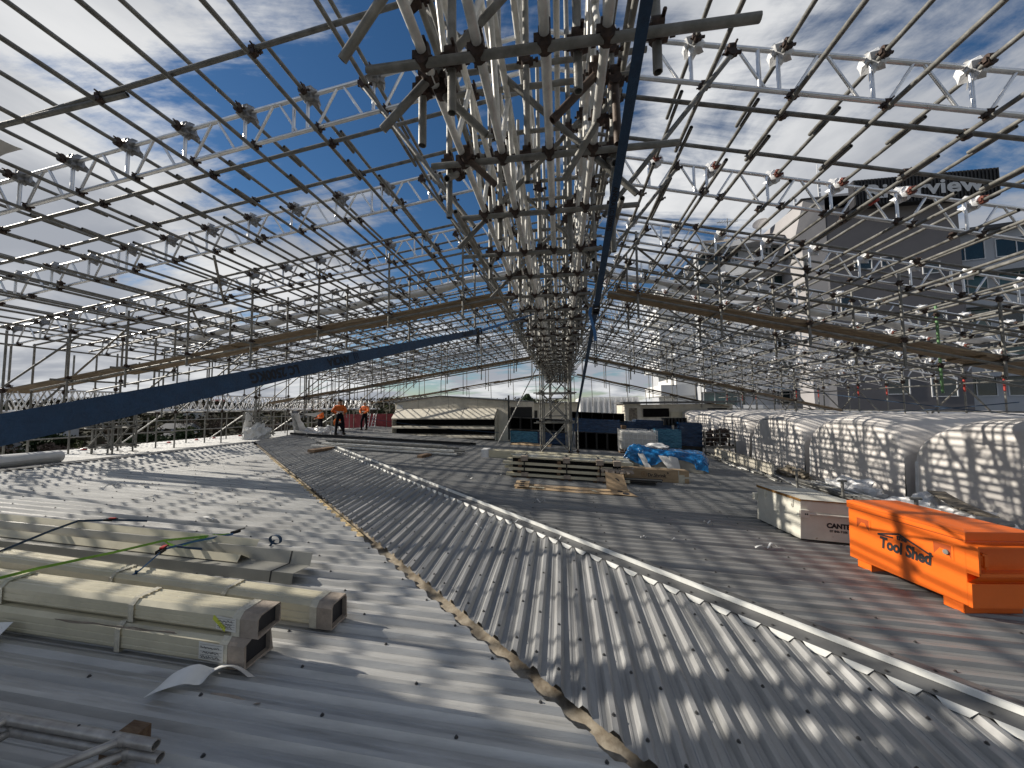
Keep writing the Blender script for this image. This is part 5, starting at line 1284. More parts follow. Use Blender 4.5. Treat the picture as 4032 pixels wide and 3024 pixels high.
m = MB(); ob(m, .12, .55, -.03, -.002, 1.44, 1.66); part('vent_box', m, M['shrink'], t)
# cream rear building and hut, white finned building, pine
m = MB(); m.box(-3.0, 1.4, 30, 40, -3, .30); t = thing('plant_house', 'long low cream plant house seen through the scaffold tower', 'building', (-1, 30, -3)); part('wall', m, M['cream_d'], t)
m = MB(); m.box(-3.1, 1.5, 29.8, 40, .302, .37); part('roof', m, M['flash'], t)
m = MB(); m.box(-2.55, -1.9, 29.96, 29.998, -1.2, -.28); part('louvre_vent', m, M['duct'], t)
t = thing('roof_hut', 'cream roof hut with two wide dark openings on the right behind the wrapped stacks', 'building', (8, 27, -3))
m = MB(); m.box(4.5, 5.55, 27, 31, -3, .16); m.box(5.56, 11.7, 27.2, 31, -3, .10); part('wall', m, M['cream_d'], t)
m = MB(); m.box(4.3, 11.95, 26.7, 31.2, .17, .30); part('roof', m, M['flash'], t)
for a, b, c, d_ in ((5.75, 7.5, -.78, -.19), (10.05, 11.3, -.78, -.21)):
    m = MB(); m.box(a, b, 27.14, 27.196, c, d_); part('opening', m, M['ductdark'], t)
m = MB(); m.box(4.75, 5.3, 26.95, 26.998, -1.2, -.15); part('louvre_vent', m, M['rubble'], t)
m = MB(); m.box(7.6, 10.0, 27.1, 27.19, -.9, -.42); part('panel', m, M['cream'], t)
t = thing('finned_building', 'distant white building faced with upright fins, right of the tower', 'building', (7.5, 60, -18))
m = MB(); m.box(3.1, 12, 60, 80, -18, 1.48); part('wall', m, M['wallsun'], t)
for k in range(11):
    m = MB(); x = 3.3+.86*k; m.obox((x, 59.75, -8.3), (.10, .0, 0), (.16, .24, 0), (0, 0, 9.6)); part('fin', m, M['frame_w'], t)
t = thing('norfolk_pine', 'dark tiered Norfolk pine far behind the roof, left of the tower', 'tree', (-7.35, 82, -18))
m = MB(); m.tube((-7.35, 82, -18), (-7.35, 82, 3.0), .35, 8, .04); part('trunk', m, M['bark'], t)
m = MB(); rs = random.Random(8)
for k in range(26):
    z = -3+6.0*(k/26)**.95; r = min(3.2, (3.0-z)*.95+.15)
    for j in range(9):
        a = 2*math.pi*j/9+k*.5+rs.uniform(-.15, .15); d = V((math.cos(a), math.sin(a), .05+rs.uniform(0, .15))); L_ = r*rs.uniform(.75, 1.1)
        for q_ in range(6):
            p = V((-7.35, 82, z))+d*L_*(q_+1)/6; s = .22*(1.2-q_*.08); e = V((rs.uniform(-1, 1), rs.uniform(-1, 1), rs.uniform(-.2, .5))).normalized()*s; f_ = e.cross(d).normalized()*s*.7
            m.add([p-e-f_, p+e-f_, p+e+f_, p-e+f_], [(0, 1, 2, 3)])
part('crown', m, M['pine'], t)
# red hoarding behind the workers, ladders
t = thing('red_hoarding', 'faded dark red hoarding panels standing behind the workers', 'hoarding', (-12.5, 25, -1.4))
for k in range(4):
    m = MB(); m.box(-15.6+1.25*k, -14.37+1.25*k, 25.0, 25.03, -1.40, -.38); part('panel', m, M['redwall'], t)
for k in range(7):
    m = MB(); m.tube((-15.6+.83*k, 24.93, -1.45), (-15.6+.83*k, 24.93, -.3), .022, 6); part('post', m, M['galv2'], t)
for k in range(2):
    t = thing('step_ladder', 'aluminium step ladder leaning by the red hoarding, %s one' % ('left' if k == 0 else 'right'), 'ladder', (-13.3+.45*k, 24, -1.35)); x = -13.3+.45*k
    for s in (-1, 1):
        m = MB(); m.tube((x+s*.14, 24, -1.35), (x+s*.08, 24.4, -.35), .022, 6); part('rail', m, M['alu'], t)
    for q_ in range(5): m = MB(); m.tube((x-.13, 24+.08*q_, -1.2+.2*q_), (x+.13, 24+.08*q_, -1.2+.2*q_), .015, 6); part('rung', m, M['alu'], t)
# white film heaps on the left roof and a big film curtain
def curtain(x, y, w_, h_, lab, seed, lean=0.2):
    m = MB(); z0 = zL(XR)+.04
    def fn(u, v):
        a = u*w_; return V((x+a*.8+lean*v*v+.10*noise.noise(V((u*3, v*2, seed))), y+.12*math.sin(u*9+seed)+.3*(1-v)*u+.1*noise.noise(V((u*5, v*5, seed+3))), z0+h_*v+.03*noise.noise(V((u*4, 1, seed)))))
    m.grid(fn, 22, 18, True); solo('film_curtain', m, M['shrink'], lab, 'plastic film')
curtain(-15.2, 15.9, .55, 1.25, 'white film hanging down inside the small dark tower on the left roof', 1.0)
heap((-14.3, 15.9, zL(XR)+.02), .5, .5, .62, 'shrink', 'white film heap at the foot of the small dark tower', 'plastic film', 2.2, 'film_heap')
curtain(-14.2, 18.3, .42, 1.15, 'tall white film sheet hanging from a tube left of the workers', 5.0, -.25)
heap((-13.4, 18.7, zL(XR)+.02), .95, .6, .34, 'shrink', 'wide low heap of white film left of the workers', 'plastic film', 7.7, 'film_heap')
heap((-12.6, 18.9, zL(XR)+.02), .5, .5, .38, 'shrink', 'rounded white film bundle just left of the standing worker', 'plastic film', 9.1, 'film_heap')
m = MB(); m.add([(-14.0, 18.4, -.22), (-13.1, 18.2, -.20), (-12.4, 18.0, -.12), (-13.2, 18.5, -.42)], [(0, 1, 2, 3)]); m.add([(-14.0, 18.4, -.224), (-13.1, 18.2, -.204), (-12.4, 18.0, -.124), (-13.2, 18.5, -.424)], [(3, 2, 1, 0)]); solo('film_flap', m, M['shrink'], 'white film flap stretched above the low film heap', 'plastic film')
# thick white film roll lying on the ridge at the left frame edge
m = MB(); z0 = zL(XR)+.2; ax = V((.05, 1, 0)).normalized()
for (r, n_) in ((.19, 20), (.15, 18), (.10, 16), (.05, 12)):
    m.tube(V((-14.0, 7.6, z0))-ax*.0, V((-14.0, 7.6, z0))-ax*3.4, r, n_)
t = thing('film_roll', 'thick roll of white film lying on the roof at the left frame edge', 'plastic film', (-14, 7, z0-.2))
m = MB(); 
def fn(u, v):
    a = 2*math.pi*v; r = .20+.012*math.sin(3*a+u*5); return V((-13.85+math.cos(a)*r*1.25, 8.6-3.6*u, z0-.02+math.sin(a)*r*.85))
m.grid(fn, 14, 24, True); part('film', m, M['shrink'], t)
m = MB()
def fe(u, v):
    a = 2*math.pi*v; r = .045+.155*u; return V((-13.85+math.cos(a)*r*1.25, 8.6-.03*(1-u), z0-.02+math.sin(a)*r*.85))
m.grid(fe, 4, 24, True); part('roll_end', m, M['shrink'], t)
m = MB(); m.tube((-13.85, 8.57, z0-.02), (-13.85, 8.0, z0-.02), .058, 12); part('core', m, M['ink'], t)
rs = random.Random(12)
for k in range(9):
    x = -17.0+.3*rs.uniform(-1, 1); y = 9.0+1.25*k+rs.uniform(-.3, .3)
    m = MB(); m.ball((x, y, zL(XR)+.03), .10, .07, .05, 7, 5, .3, False, k); solo('red_scrap', m, M['redhandle'], 'small red scrap lying on the white strip of roof at the far left edge', 'litter', 'red scraps on the far left roof edge')

# ------------------------------------------------------------------ workers
def person(base, face, pose, lab, hat, scale=1.0, jacket=True):
    """base: ground point between the feet; face: heading angle (0 = looking +Y). pose: dict of joint offsets"""
    B = V(base); c, s = math.cos(face), math.sin(face)
    def W(p): p = V(p)*scale; return B+V((p.x*c-p.y*s, p.x*s+p.y*c, p.z))
    J = dict(pel=(0, 0, .93), wst=(0, .0, 1.08), chs=(0, .01, 1.32), nck=(0, .01, 1.48), hd0=(0, .02, 1.55),
             shl=(-.19, 0, 1.42), ell=(-.26, -.02, 1.14), wrl=(-.24, .12, .92), shr=(.19, 0, 1.42), elr=(.26, -.02, 1.14), wrr=(.24, .12, .92),
             hpl=(-.10, 0, .90), knl=(-.12, .03, .49), anl=(-.14, 0, .09), tol=(-.15, .16, .04), hpr=(.10, 0, .90), knr=(.12, .03, .49), anr=(.14, 0, .09), tor=(.15, .16, .04))
    J.update(pose)
    t = thing('person', lab, 'person', B)
    def skin_obj(name, chain, rad, mt, parent, sub=2):
        vs = []; es = []; idx = {}
        for ch in chain:
            for a in ch:
                if a not in idx: idx[a] = len(vs); vs.append(W(J[a])-ORG[t.name])
            es += [(idx[a], idx[b]) for a, b in zip(ch, ch[1:])]
        me = bpy.data.meshes.new(name); me.from_pydata([tuple(v) for v in vs], es, []); me.update()
        o = bpy.data.objects.new(name, me); COL.objects.link(o)
        md = o.modifiers.new('skin', 'SKIN'); o.modifiers.new('sub', 'SUBSURF').levels = sub; o.modifiers['sub'].render_levels = sub
        for a, i in idx.items():
            r = rad[a]; me.skin_vertices[0].data[i].radius = (r*scale, r*scale) if not isinstance(r, tuple) else (r[0]*scale, r[1]*scale)
        me.skin_vertices[0].data[0].use_root = True
        bpy.context.view_layer.update()
        ev = o.evaluated_get(bpy.context.evaluated_depsgraph_get()); m2 = bpy.data.meshes.new_from_object(ev)
        for p in m2.polygons: p.use_smooth = True
        m2.materials.clear(); m2.materials.append(M[mt]); bpy.data.objects.remove(o)
        q_ = bpy.data.objects.new(name, m2); COL.objects.link(q_); q_.parent = parent; ORG[q_.name] = ORG[t.name]; KIDS.setdefault(parent.name, []).append(q_)
        return q_
    legs = skin_obj('trousers', [['pel', 'hpl', 'knl', 'anl'], ['pel', 'hpr', 'knr', 'anr'], ['pel', 'wst']], dict(pel=(.15, .12), wst=(.15, .11), hpl=.10, knl=.070, anl=.055, hpr=.10, knr=.070, anr=.055), 'navy', t)
    jk = skin_obj('jacket', [['wst', 'chs', 'nck'], ['chs', 'shl', 'ell', 'wrl'], ['chs', 'shr', 'elr', 'wrr']], dict(wst=(.165, .12), chs=(.17, .13), nck=.07, shl=.085, ell=.062, wrl=.048, shr=.085, elr=.062, wrr=.048), 'hivis' if jacket else 'navy', t)
    for nm, z in (('reflective_band', 1.16),):
        m = MB(); n = 20
        cpt = W(V(J['wst']).lerp(V(J['chs']), .3))
        e1 = W((1, 0, 0))-W((0, 0, 0)); e2 = W((0, 1, 0))-W((0, 0, 0)); 
        rg = [[cpt+e1*.178*math.cos(2*math.pi*i/n)+e2*.138*math.sin(2*math.pi*i/n)+V((0, 0, zz)) for i in range(n)] for zz in (-.03, .03)]
        m.add(rg[0]+rg[1], [(i, (i+1) % n, n+(i+1) % n, n+i) for i in range(n)], True); part(nm, m, M['reflect'], jk)
    # head with face, ears, neck
    hc = W((J['hd0'][0], J['hd0'][1]+.015, J['hd0'][2]+.10)); f_ = (W((0, 1, 0))-W((0, 0, 0))).normalized(); sd = (W((1, 0, 0))-W((0, 0, 0))).normalized(); k = scale
    m = MB(); m.ball(hc, .078*k, .095*k, .115*k, 14, 10); m.tube(W(J['nck']), hc-V((0, 0, .06*k)), .052*k, 10)
    m.ball(hc+f_*.098*k-V((0, 0, .012*k)), .014*k, .020*k, .024*k, 8, 6)
    for s_ in (-1, 1): m.ball(hc+sd*s_*.080*k, .014*k, .022*k, .032*k, 8, 6)
    m.ball(hc+f_*.05*k-V((0, 0, .075*k)), .045*k, .045*k, .040*k, 10, 7)
    hd = part('head', m, M['skin'], t)
    m = MB()
    for s_ in (-1, 1): m.ball(hc+f_*.086*k+sd*s_*.032*k+V((0, 0, .012*k)), .011*k, .008*k, .007*k, 8, 6)
    part('eye', m, M['ink'], hd)
    m = MB(); m.obox(hc+f_*.093*k-V((0, 0, .058*k)), sd*.022*k, f_*.004*k, (0, 0, .005*k)); part('mouth', m, M['redwall'], hd)
    m = MB()
    def dome(u, v):
        a = 2*math.pi*u; b = (math.pi/2)*v; r = .112*k*math.cos(b)
        return hc+V((0, 0, .045*k))+sd*r*.88*math.cos(a)+f_*r*1.05*math.sin(a)+V((0, 0, .095*k*math.sin(b)))
    m.grid(dome, 18, 7, True)
    n = 18; rim = [hc+V((0, 0, .043*k))+sd*.105*k*math.cos(2*math.pi*i/n)+f_*(.122+.045*max(0, math.sin(2*math.pi*i/n)))*k*math.sin(2*math.pi*i/n) for i in range(n)]
    m.add(rim+[p+V((0, 0, .008*k)) for p in rim], [tuple(range(n))[::-1], tuple(range(n, 2*n))]+[(i, (i+1) % n, n+(i+1) % n, n+i) for i in range(n)])
    part('helmet' if hat == 'helmet' else 'cap', m, M[hat], t)
    # boots
    for s_ in 'lr':
        a, b = W(J['an'+s_]), W(J['to'+s_]); m = MB(); d = (b-a); d.z = 0; d.normalize()
        m.ball(a+d*.06*k-V((0, 0, .035*k)), .052*k, .13*k, .055*k, 10, 7) if abs(d.y) > abs(d.x) else m.ball(a+d*.06*k-V((0, 0, .035*k)), .13*k, .052*k, .055*k, 10, 7)
        m.tube(a+V((0, 0, .06*k)), a-V((0, 0, .03*k)), .055*k, 10); part('boot', m, M['boot'], t)
    # hands: palm, four fingers, thumb
    for s_, sg in (('l', -1), ('r', 1)):
        w0 = W(J['wr'+s_]); e0 = W(J['el'+s_]); d = (w0-e0).normalized(); side = d.cross(V((0, 0, 1))); side = (side if side.length > .1 else sd).normalized(); nn = side.cross(d)
        m = MB(); m.ball(w0+d*.05*k, .030*k, .030*k, .030*k, 10, 7); m.obox(w0+d*.055*k, d*.042*k, side*.036*k, nn*.012*k)
        for q_, ln in enumerate((.068, .078, .072, .058)):
            p0 = w0+d*.095*k+side*(-.027+.018*q_)*k; p1 = p0+d*ln*.5*k-nn*.006*k; p2 = p1+d*ln*.38*k-nn*.026*k; m.tube(p0, p1, .0085*k, 6, .008*k); m.tube(p1, p2, .008*k, 6, .0065*k)
        p0 = w0+d*.035*k+side*-.034*k; m.tube(p0, p0-side*.022*k+d*.030*k, .010*k, 6, .009*k); m.tube(p0-side*.022*k+d*.030*k, p0-side*.024*k+d*.060*k-nn*.008*k, .009*k, 6, .007*k)
        part('hand', m, M['skin'], t)
    return t
zw = lambda x: zR(x)+.022
person((-11.38, 17.9, zw(-11.38)), .12, dict(ell=(-.36, -.10, 1.17), wrl=(-.19, .10, 1.10), elr=(.36, -.10, 1.17), wrr=(.19, .10, 1.10), anl=(-.20, 0, .09), tol=(-.22, .16, .04), anr=(.20, 0, .09), tor=(.22, .16, .04), knl=(-.17, .03, .49), knr=(.17, .03, .49)), 'person standing hands on waist in orange jacket and dark trousers, back turned', 'hair', 1.04)
person((-14.35, 20.6, zL(XR)-.10), math.pi*.9, dict(wrl=(-.10, .28, 1.10), wrr=(.12, .30, 1.08)), 'person in orange jacket and white helmet farther back at the film heap', 'helmet', .88)
person((-12.95, 20.3, zw(-12.95)), .5, dict(wrl=(-.22, .20, 1.0)), 'person in orange jacket half hidden behind the standing worker', 'helmet', 1.0)
person((-11.95, 21.4, zw(-11.95)), math.pi*.95, dict(ell=(-.30, .08, 1.18), wrl=(-.10, .26, 1.04), elr=(.30, .08, 1.18), wrr=(.10, .26, 1.04), knr=(.14, .14, .50), anr=(.22, .02, .09)), 'person in orange jacket, white helmet and harness facing the viewer by the red hoarding', 'helmet', 1.0)
person((-12.62, 20.0, zw(-12.6)-.02), 1.2, dict(pel=(0, 0, .42), hpl=(-.10, 0, .40), hpr=(.10, 0, .40), wst=(0, .05, .56), chs=(0, .16, .76), nck=(0, .24, .90), hd0=(0, .28, .96), shl=(-.19, .18, .84), shr=(.19, .18, .84), ell=(-.26, .32, .62), elr=(.26, .32, .62), wrl=(-.14, .42, .40), wrr=(.14, .42, .40), knl=(-.16, .36, .46), knr=(.16, .36, .46), anl=(-.14, .08, .09), anr=(.14, .08, .09), tol=(-.15, .24, .04), tor=(.15, .24, .04)), 'person crouching in orange beside the standing worker', 'helmet', .92)
# ------------------------------------------------------------------ hotel blocks on the right
def window(t, c, ex_, w_, h_, n_, glass, depth=.05, out=None):
    """window with n_ lights: frame part with the pane as sub-part. c centre, ex_ unit along facade, out outward normal"""
    c, ex_, out = V(c), V(ex_), V(out); z = V((0, 0, 1)); m = MB(); f_ = .07
    m.obox(c+z*(h_/2-f_/2)+out*.03, ex_*w_/2, out*.03, z*f_/2); m.obox(c-z*(h_/2-f_/2)+out*.03, ex_*w_/2, out*.03, z*f_/2)
    for k in range(n_+1):
        m.obox(c+ex_*(-w_/2+f_/2+(w_-f_)*k/n_)+out*.029, ex_*f_/2, out*.029, z*(h_/2-f_))
    fr = part('window', m, M['frame_w'], t)
    m = MB(); m.add([c-ex_*w_/2-z*h_/2+out*.012, c+ex_*w_/2-z*h_/2+out*.012, c+ex_*w_/2+z*h_/2+out*.012, c-ex_*w_/2+z*h_/2+out*.012], [(0, 1, 2, 3)]); part('pane', m, M[glass], fr)
rs = random.Random(77)
t = thing('hotel_block', 'white curved-balcony hotel block with ribbed brown-grey roof on the right', 'building', (21, 40, -18))
def fac(x):                 # gently bowed facade line
    return 40-1.1*math.sin(math.pi*min(1, max(0, (x-14.6)/13.2)))-.35*math.cos(x*.95)
xs = [14.6+13.4*i/28 for i in range(29)]
m = MB()
fl = [15.95-2.92*k for k in range(9)]        # underside of eaves and floor bands
ring = [V((x, fac(x)+1.0, -18)) for x in xs]; ring2 = [V((x, fac(x)+1.0, 16.2)) for x in xs]; n = len(xs)
m.add(ring+ring2, [(i, i+1, n+i+1, n+i) for i in range(n-1)])
m.add([(14.6, fac(14.6)+1, -18), (14.6, fac(14.6)+1, 16.2), (14.6, 62, 16.2), (14.6, 62, -18)], [(0, 1, 2, 3)])
part('wall', m, M['wallwhite_shaded'], t)
for k, z in enumerate(fl):
    z1 = z-1.45; z0 = z1-1.45                 # balcony band below each window row
    for nm, a, b, o in (('balcony_band', z0+.25, z1+.1, 0.0), ('balcony_slab', z0, z0+.245, -.25)):
        m = MB(); f0 = [V((x, fac(x)+o, a)) for x in xs]; f1 = [V((x, fac(x)+o, b)) for x in xs]; g0 = [V((x, fac(x)+.99, a)) for x in xs]; g1 = [V((x, fac(x)+.99, b)) for x in xs]
        m.add(f0+f1+g0+g1, [(i, i+1, n+i+1, n+i) for i in range(n-1)]+[(n+i, n+i+1, 3*n+i+1, 3*n+i) for i in range(n-1)]+[(2*n+i, 2*n+i+1, i+1, i) for i in range(n-1)]+[(0, n, 3*n, 2*n)])
        part(nm, m, M['wallwhite_shaded'], t)
    for j in range(4):
        i0 = 7*j; a, b = V((xs[i0], fac(xs[i0])+1.0, 0)), V((xs[i0+7], fac(xs[i0+7])+1.0, 0)); d = (b-a); w_ = d.length*.93; d.normalize(); o_ = V((d.y, -d.x, 0)); c = (a+b)/2+V((0, 0, z-.72))+o_*.16
        window(t, c, d, w_, 1.44, rs.choice((3, 4)), rs.choice(('glass', 'glass', 'glassg')), out=o_)
m = MB(); f0 = [V((x, fac(x)-.6, 16.0)) for x in xs]; f1 = [V((x, fac(x)-.6, 16.5)) for x in xs]; r1 = [V((14.6+1.7+(x-14.6)*.80, 44.5, 19.0)) for x in xs]; bk = [V((x, fac(x)+1.0, 16.0)) for x in xs]
m.add(f0+f1+bk, [(i, i+1, n+i+1, n+i) for i in range(n-1)]+[(2*n+i, 2*n+i+1, i+1, i) for i in range(n-1)]); part('eaves', m, M['wallwhite_shaded'], t)
m = MB(); cnt = 200
top0 = []; top1 = []
for i in range(cnt+1):
    u = i/cnt; x = 14.4+13.6*u; k = .10*(i % 2); top0.append(V((x, fac(x)-.65, 16.52+k))); top1.append(V((16.6+(x-14.4)*.84, 45.0, 19.3+k)))
m.add(top0+top1, [(i, i+1, cnt+2+i, cnt+1+i) for i in range(cnt)])
m.add([(14.4, 39, 16.5), (16.6, 45, 19.35), (16.6, 56, 19.35), (14.4, 62, 16.5)], [(0, 1, 2, 3)]); part('roof', m, M['tile'], t)
# stepped white wing seen on the left end, sunlit
t2 = thing('hotel_wing', 'sunlit white stepped balcony wing at the left end of the hotel block', 'building', (13, 43, -18))
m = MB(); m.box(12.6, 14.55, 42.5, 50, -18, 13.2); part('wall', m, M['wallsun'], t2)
for k in range(9):
    z = 13.0-2.92*k; m = MB(); m.box(10.9, 12.58, 42.4, 50, z-.25, z); m.box(10.9, 11.0, 42.4, 50, z+.001, z+.95); m.box(10.9, 14.5, 42.2, 42.39, z-.25, z+.95); part('balcony', m, M['wallsun'], t2)
m = MB(); m.add([(10.6, 42, 13.3), (14.5, 41.6, 17.2), (14.5, 50, 17.2), (10.6, 50, 13.3)], [(0, 1, 2, 3)]); m.add([(10.6, 42, 13.1), (14.5, 41.6, 17.0), (14.5, 50, 17.0), (10.6, 50, 13.1)], [(3, 2, 1, 0)]); m.add([(10.6, 42, 13.1), (10.6, 42, 13.3), (14.5, 41.6, 17.2), (14.5, 41.6, 17.0)], [(0, 3, 2, 1)]); part('sloping_roof', m, M['wallsun'], t2)
m = MB(); m.box(21.0, 21.9, 38.4, 38.95, 10.35, 11.1); ac = part('air_conditioner', m, M['wallwhite_shaded'], t)
m = MB(); m.tube((21.6, 38.38, 10.72), (21.6, 38.398, 10.72), .27, 16); part('fan_grille', m, M['ink'], ac)
# grey lift tower with the sign
t = thing('hotel_tower', 'grey windowless hotel tower carrying a dark sign near its top', 'building', (31, 39, -18))
m = MB(); m.add([(24.15, 36.0, -18), (33.2, 34.6, -18), (35.5, 44, -18), (25.5, 46, -18), (24.15, 36.0, 17.6), (33.2, 34.6, 17.6), (35.5, 44, 17.6), (25.5, 46, 17.6)], [(0, 1, 5, 4), (1, 2, 6, 5), (2, 3, 7, 6), (4, 5, 6, 7)]); part('wall', m, M['wallgrey'], t)
m = MB(); m.add([(21.6, 36.6, 14.5), (24.1, 36.0, 14.0), (24.1, 36.0, 18.9), (22.6, 36.4, 18.9), (23.2, 46, -18), (23.2, 46, 18.9)], [(0, 1, 2, 3)])
m.add([(22.9, 36.4, -18), (24.14, 36.0, -18), (24.14, 36.0, 14.2), (22.3, 36.45, 14.2), (22.9, 45, -18), (22.3, 45, 14.2)], [(0, 1, 2, 3), (4, 0, 3, 5)])
m.add([(21.6, 36.6, 14.5), (22.6, 36.4, 18.9), (22.6, 46, 18.9), (21.6, 46, 14.5)], [(0, 1, 2, 3)]); part('corner_fin', m, M['walllight'], t)
m = MB(); m.add([(22.3, 36.2, 18.95), (34.2, 34.4, 17.9), (35.8, 44, 17.9), (23.5, 46, 18.95), (28.6, 39.5, 20.9)], [(0, 1, 4), (1, 2, 4), (2, 3, 4), (3, 0, 4), (3, 2, 1, 0)]); part('roof', m, M['darkroof'], t)
for (px, pz, w_, h_) in ((26.6, 12.2, 1.3, .9), (28.3, 12.3, .9, .9), (31.2, 11.4, 1.2, 1.0), (31.3, 7.2, 1.3, 1.0), (25.2, 8.8, .8, 1.5), (28.4, 1.5, 1.6, 1.5), (31.4, 1.3, 1.7, 1.6), (29.6, -1.6, 1.2, 1.0), (30.2, 4.6, 1.1, 1.0)):
    d = V((9.05, -1.4, 0)).normalized(); o_ = V((-d.x*0+d.y, -d.x, 0)); y = 36.0-1.4*(px-24.15)/9.05
    window(t, V((px, y, pz)), d, w_, h_, 1, 'glass', out=o_)
# sign box
d = V((10.9, -1.25, -.55)).normalized(); out = V((d.y, -d.x, 0)).normalized(); z = V((0, 0, 1))
s0 = V((25.55, 35.1, 17.1))
SL = 9.75
sg = part('sign_box', MB().obox(s0+d*SL/2+z*1.1+out*.2, d*SL/2, out*.35, z*1.14), M['signdark'], t)
m = MB()
for k in range(41): m.obox(s0+d*(.07+.24*k)+z*1.1+out*.6, d*.05, out*.045, z*1.1)
part('slats', m, M['duct'], sg)
lm = text_mb('Riverview', 1.0, (0, 0, 0), (1, 0, 0), (0, 1, 0), 0, .03)
lw = max(p.x for p in lm.v); lm.v = [s0+d*(.75+8.0*p.x/lw)+z*(.48+1.68*p.y)+out*.68 for p in lm.v]
part('lettering', lm, M['signletter'], sg)
# right-hand block with windows
t = thing('hotel_block', 'pale hotel block with green-grey windows at the right frame edge', 'building', (42, 38, -18))
m = MB(); m.add([(33.3, 36.5, -18), (50, 32, -18), (50, 50, -18), (33.3, 50, -18), (33.3, 36.5, 14.6), (50, 32, 14.6), (50, 50, 14.6), (33.3, 50, 14.6)], [(0, 1, 5, 4), (4, 5, 6, 7), (3, 0, 4, 7)]); part('wall', m, M['wallwhite_shaded'], t)
m = MB(); m.add([(33.2, 35.9, 14.62), (50, 31.4, 14.62), (50, 44, 16.6), (33.2, 46, 16.6), (33.2, 35.9, 14.9), (50, 31.4, 14.9), (50, 44, 17), (33.2, 46, 17)], [(0, 1, 5, 4), (4, 5, 6, 7), (3, 2, 1, 0)]); part('roof', m, M['darkroof'], t)
d = V((16.7, -4.5, 0)).normalized(); o_ = V((d.y, -d.x, 0))
for k in range(7):
    z1 = 13.0-2.92*k
    for j in range(5): window(t, V((33.3, 36.5, z1))+d*(1.6+3.1*j)+o_*.01, d, 2.5, 1.6, 2, rs.choice(('glass', 'glassg')), out=o_)
    m = MB(); m.obox(V((33.3, 36.5, z1-1.7))+d*8.5+o_*.5, d*8.6, o_*.5, (0, 0, .42)); part('balcony_band', m, M['wallwhite_shaded'], t)
# aerials and dishes
for (x, y, z0, h_, lab) in ((26.3, 40, 19.8, 4.6, 'tall white aerial mast on the hotel tower roof'), (24.0, 40, 19.2, 2.0, 'short aerial mast on the hotel tower roof')):
    m = MB(); m.tube((x, y, z0), (x, y, z0+h_), .05, 6, .03)
    for k in range(4): m.obox((x+.12, y, z0+h_*.3+.5*k), (.09, 0, 0), (0, .03, 0), (0, 0, .16))
    solo('aerial', m, M['frame_w'], lab, 'aerial')
t = thing('satellite_dish', 'round satellite dish on the white hotel roof beside the tower', 'satellite dish', (21.6, 42, 18.3))
m = MB(); c = V((21.6, 41.6, 19.2)); ax = V((-.5, -.75, .45)).normalized(); e1 = ax.orthogonal().normalized(); e2 = ax.cross(e1)
m.grid(lambda u, v: c+(e1*math.cos(2*math.pi*u)+e2*math.sin(2*math.pi*u))*v*.78+ax*.22*v*v, 20, 5, True); part('dish', m, M['walllight'], t)
m = MB(); m.tube((21.6, 41.9, 17.9), c, .05, 6); m.tube(c+e1*.7+ax*.2, c+ax*.7, .02, 5); m.tube(c-e1*.7+ax*.2, c+ax*.7, .02, 5); part('mount', m, M['galv2'], t)
m = MB(); m.tube((18.4, 42, 18.2), (18.4, 42, 20.4), .04, 6); m.tube((17.3, 42, 20.0), (19.5, 42, 20.0), .03, 5)
for k in range(8): m.tube((17.5+.26*k, 41.6, 20.0), (17.5+.26*k, 42.4, 20.0), .018, 4)
solo('aerial', m, M['galv2'], 'comb-shaped television aerial on the white hotel roof', 'aerial')

# ------------------------------------------------------------------ town and hills beyond the left edge
def hgt(x, y):
    r = math.hypot(x, y); k = min(1, max(0, (r-60)/520)); side = min(1, max(0, (-x+.15*y+40)/120))
    return -19+k*k*(26+10*noise.noise(V((x*.006, y*.006, 0))))*side+1.5*noise.noise(V((x*.02, y*.02, 3)))*k
m = MB(); ra = [0, 20, 40, 60, 90, 130, 180, 240, 320, 420, 540, 700, 1000, 1600, 2400]; na = 96
m.add([V((r*math.cos(2*math.pi*i/na), r*math.sin(2*math.pi*i/na), hgt(r*math.cos(2*math.pi*i/na), r*math.sin(2*math.pi*i/na)) if r > 1 else -19)) for r in ra for i in range(na)],
      [(a*na+i, a*na+(i+1) % na, (a+1)*na+(i+1) % na, (a+1)*na+i) for a in range(len(ra)-1) for i in range(na)], True)
M['ground'] = mat('town_ground', (.045, .045, .028), .95, 0, .3, .02, 0, 1, 0, col2=(.028, .024, .018), spots=((.06, .058, .05), .05, .62))
struct('ground', m, M['ground'])
rs = random.Random(99)
def crown_mb(r, h_, n_, s, seed, dens=1.0):
    m = MB(); q_ = random.Random(seed); cl = [(V((q_.uniform(-.55, .55)*r, q_.uniform(-.55, .55)*r, q_.uniform(.35, .85)*h_)), q_.uniform(.35, .6)*r) for _ in range(8)]
    for _ in range(n_):
        c, rr_ = q_.choice(cl); d = V((q_.gauss(0, 1), q_.gauss(0, 1), q_.gauss(0, 1))).normalized()*rr_*q_.uniform(.5, 1.05); p = c+V((d.x, d.y, d.z*.8))
        a = V((q_.uniform(-1, 1), q_.uniform(-1, 1), q_.uniform(-1, 1))).normalized(); b = a.orthogonal().normalized(); k = s*q_.uniform(.5, 1.2)
        m.add([p-a*k-b*k*.6, p+a*k-b*k*.6, p+a*k*.8+b*k*.6, p-a*k*.8+b*k*.6], [(0, 1, 2, 3)])
    return m
protos = []
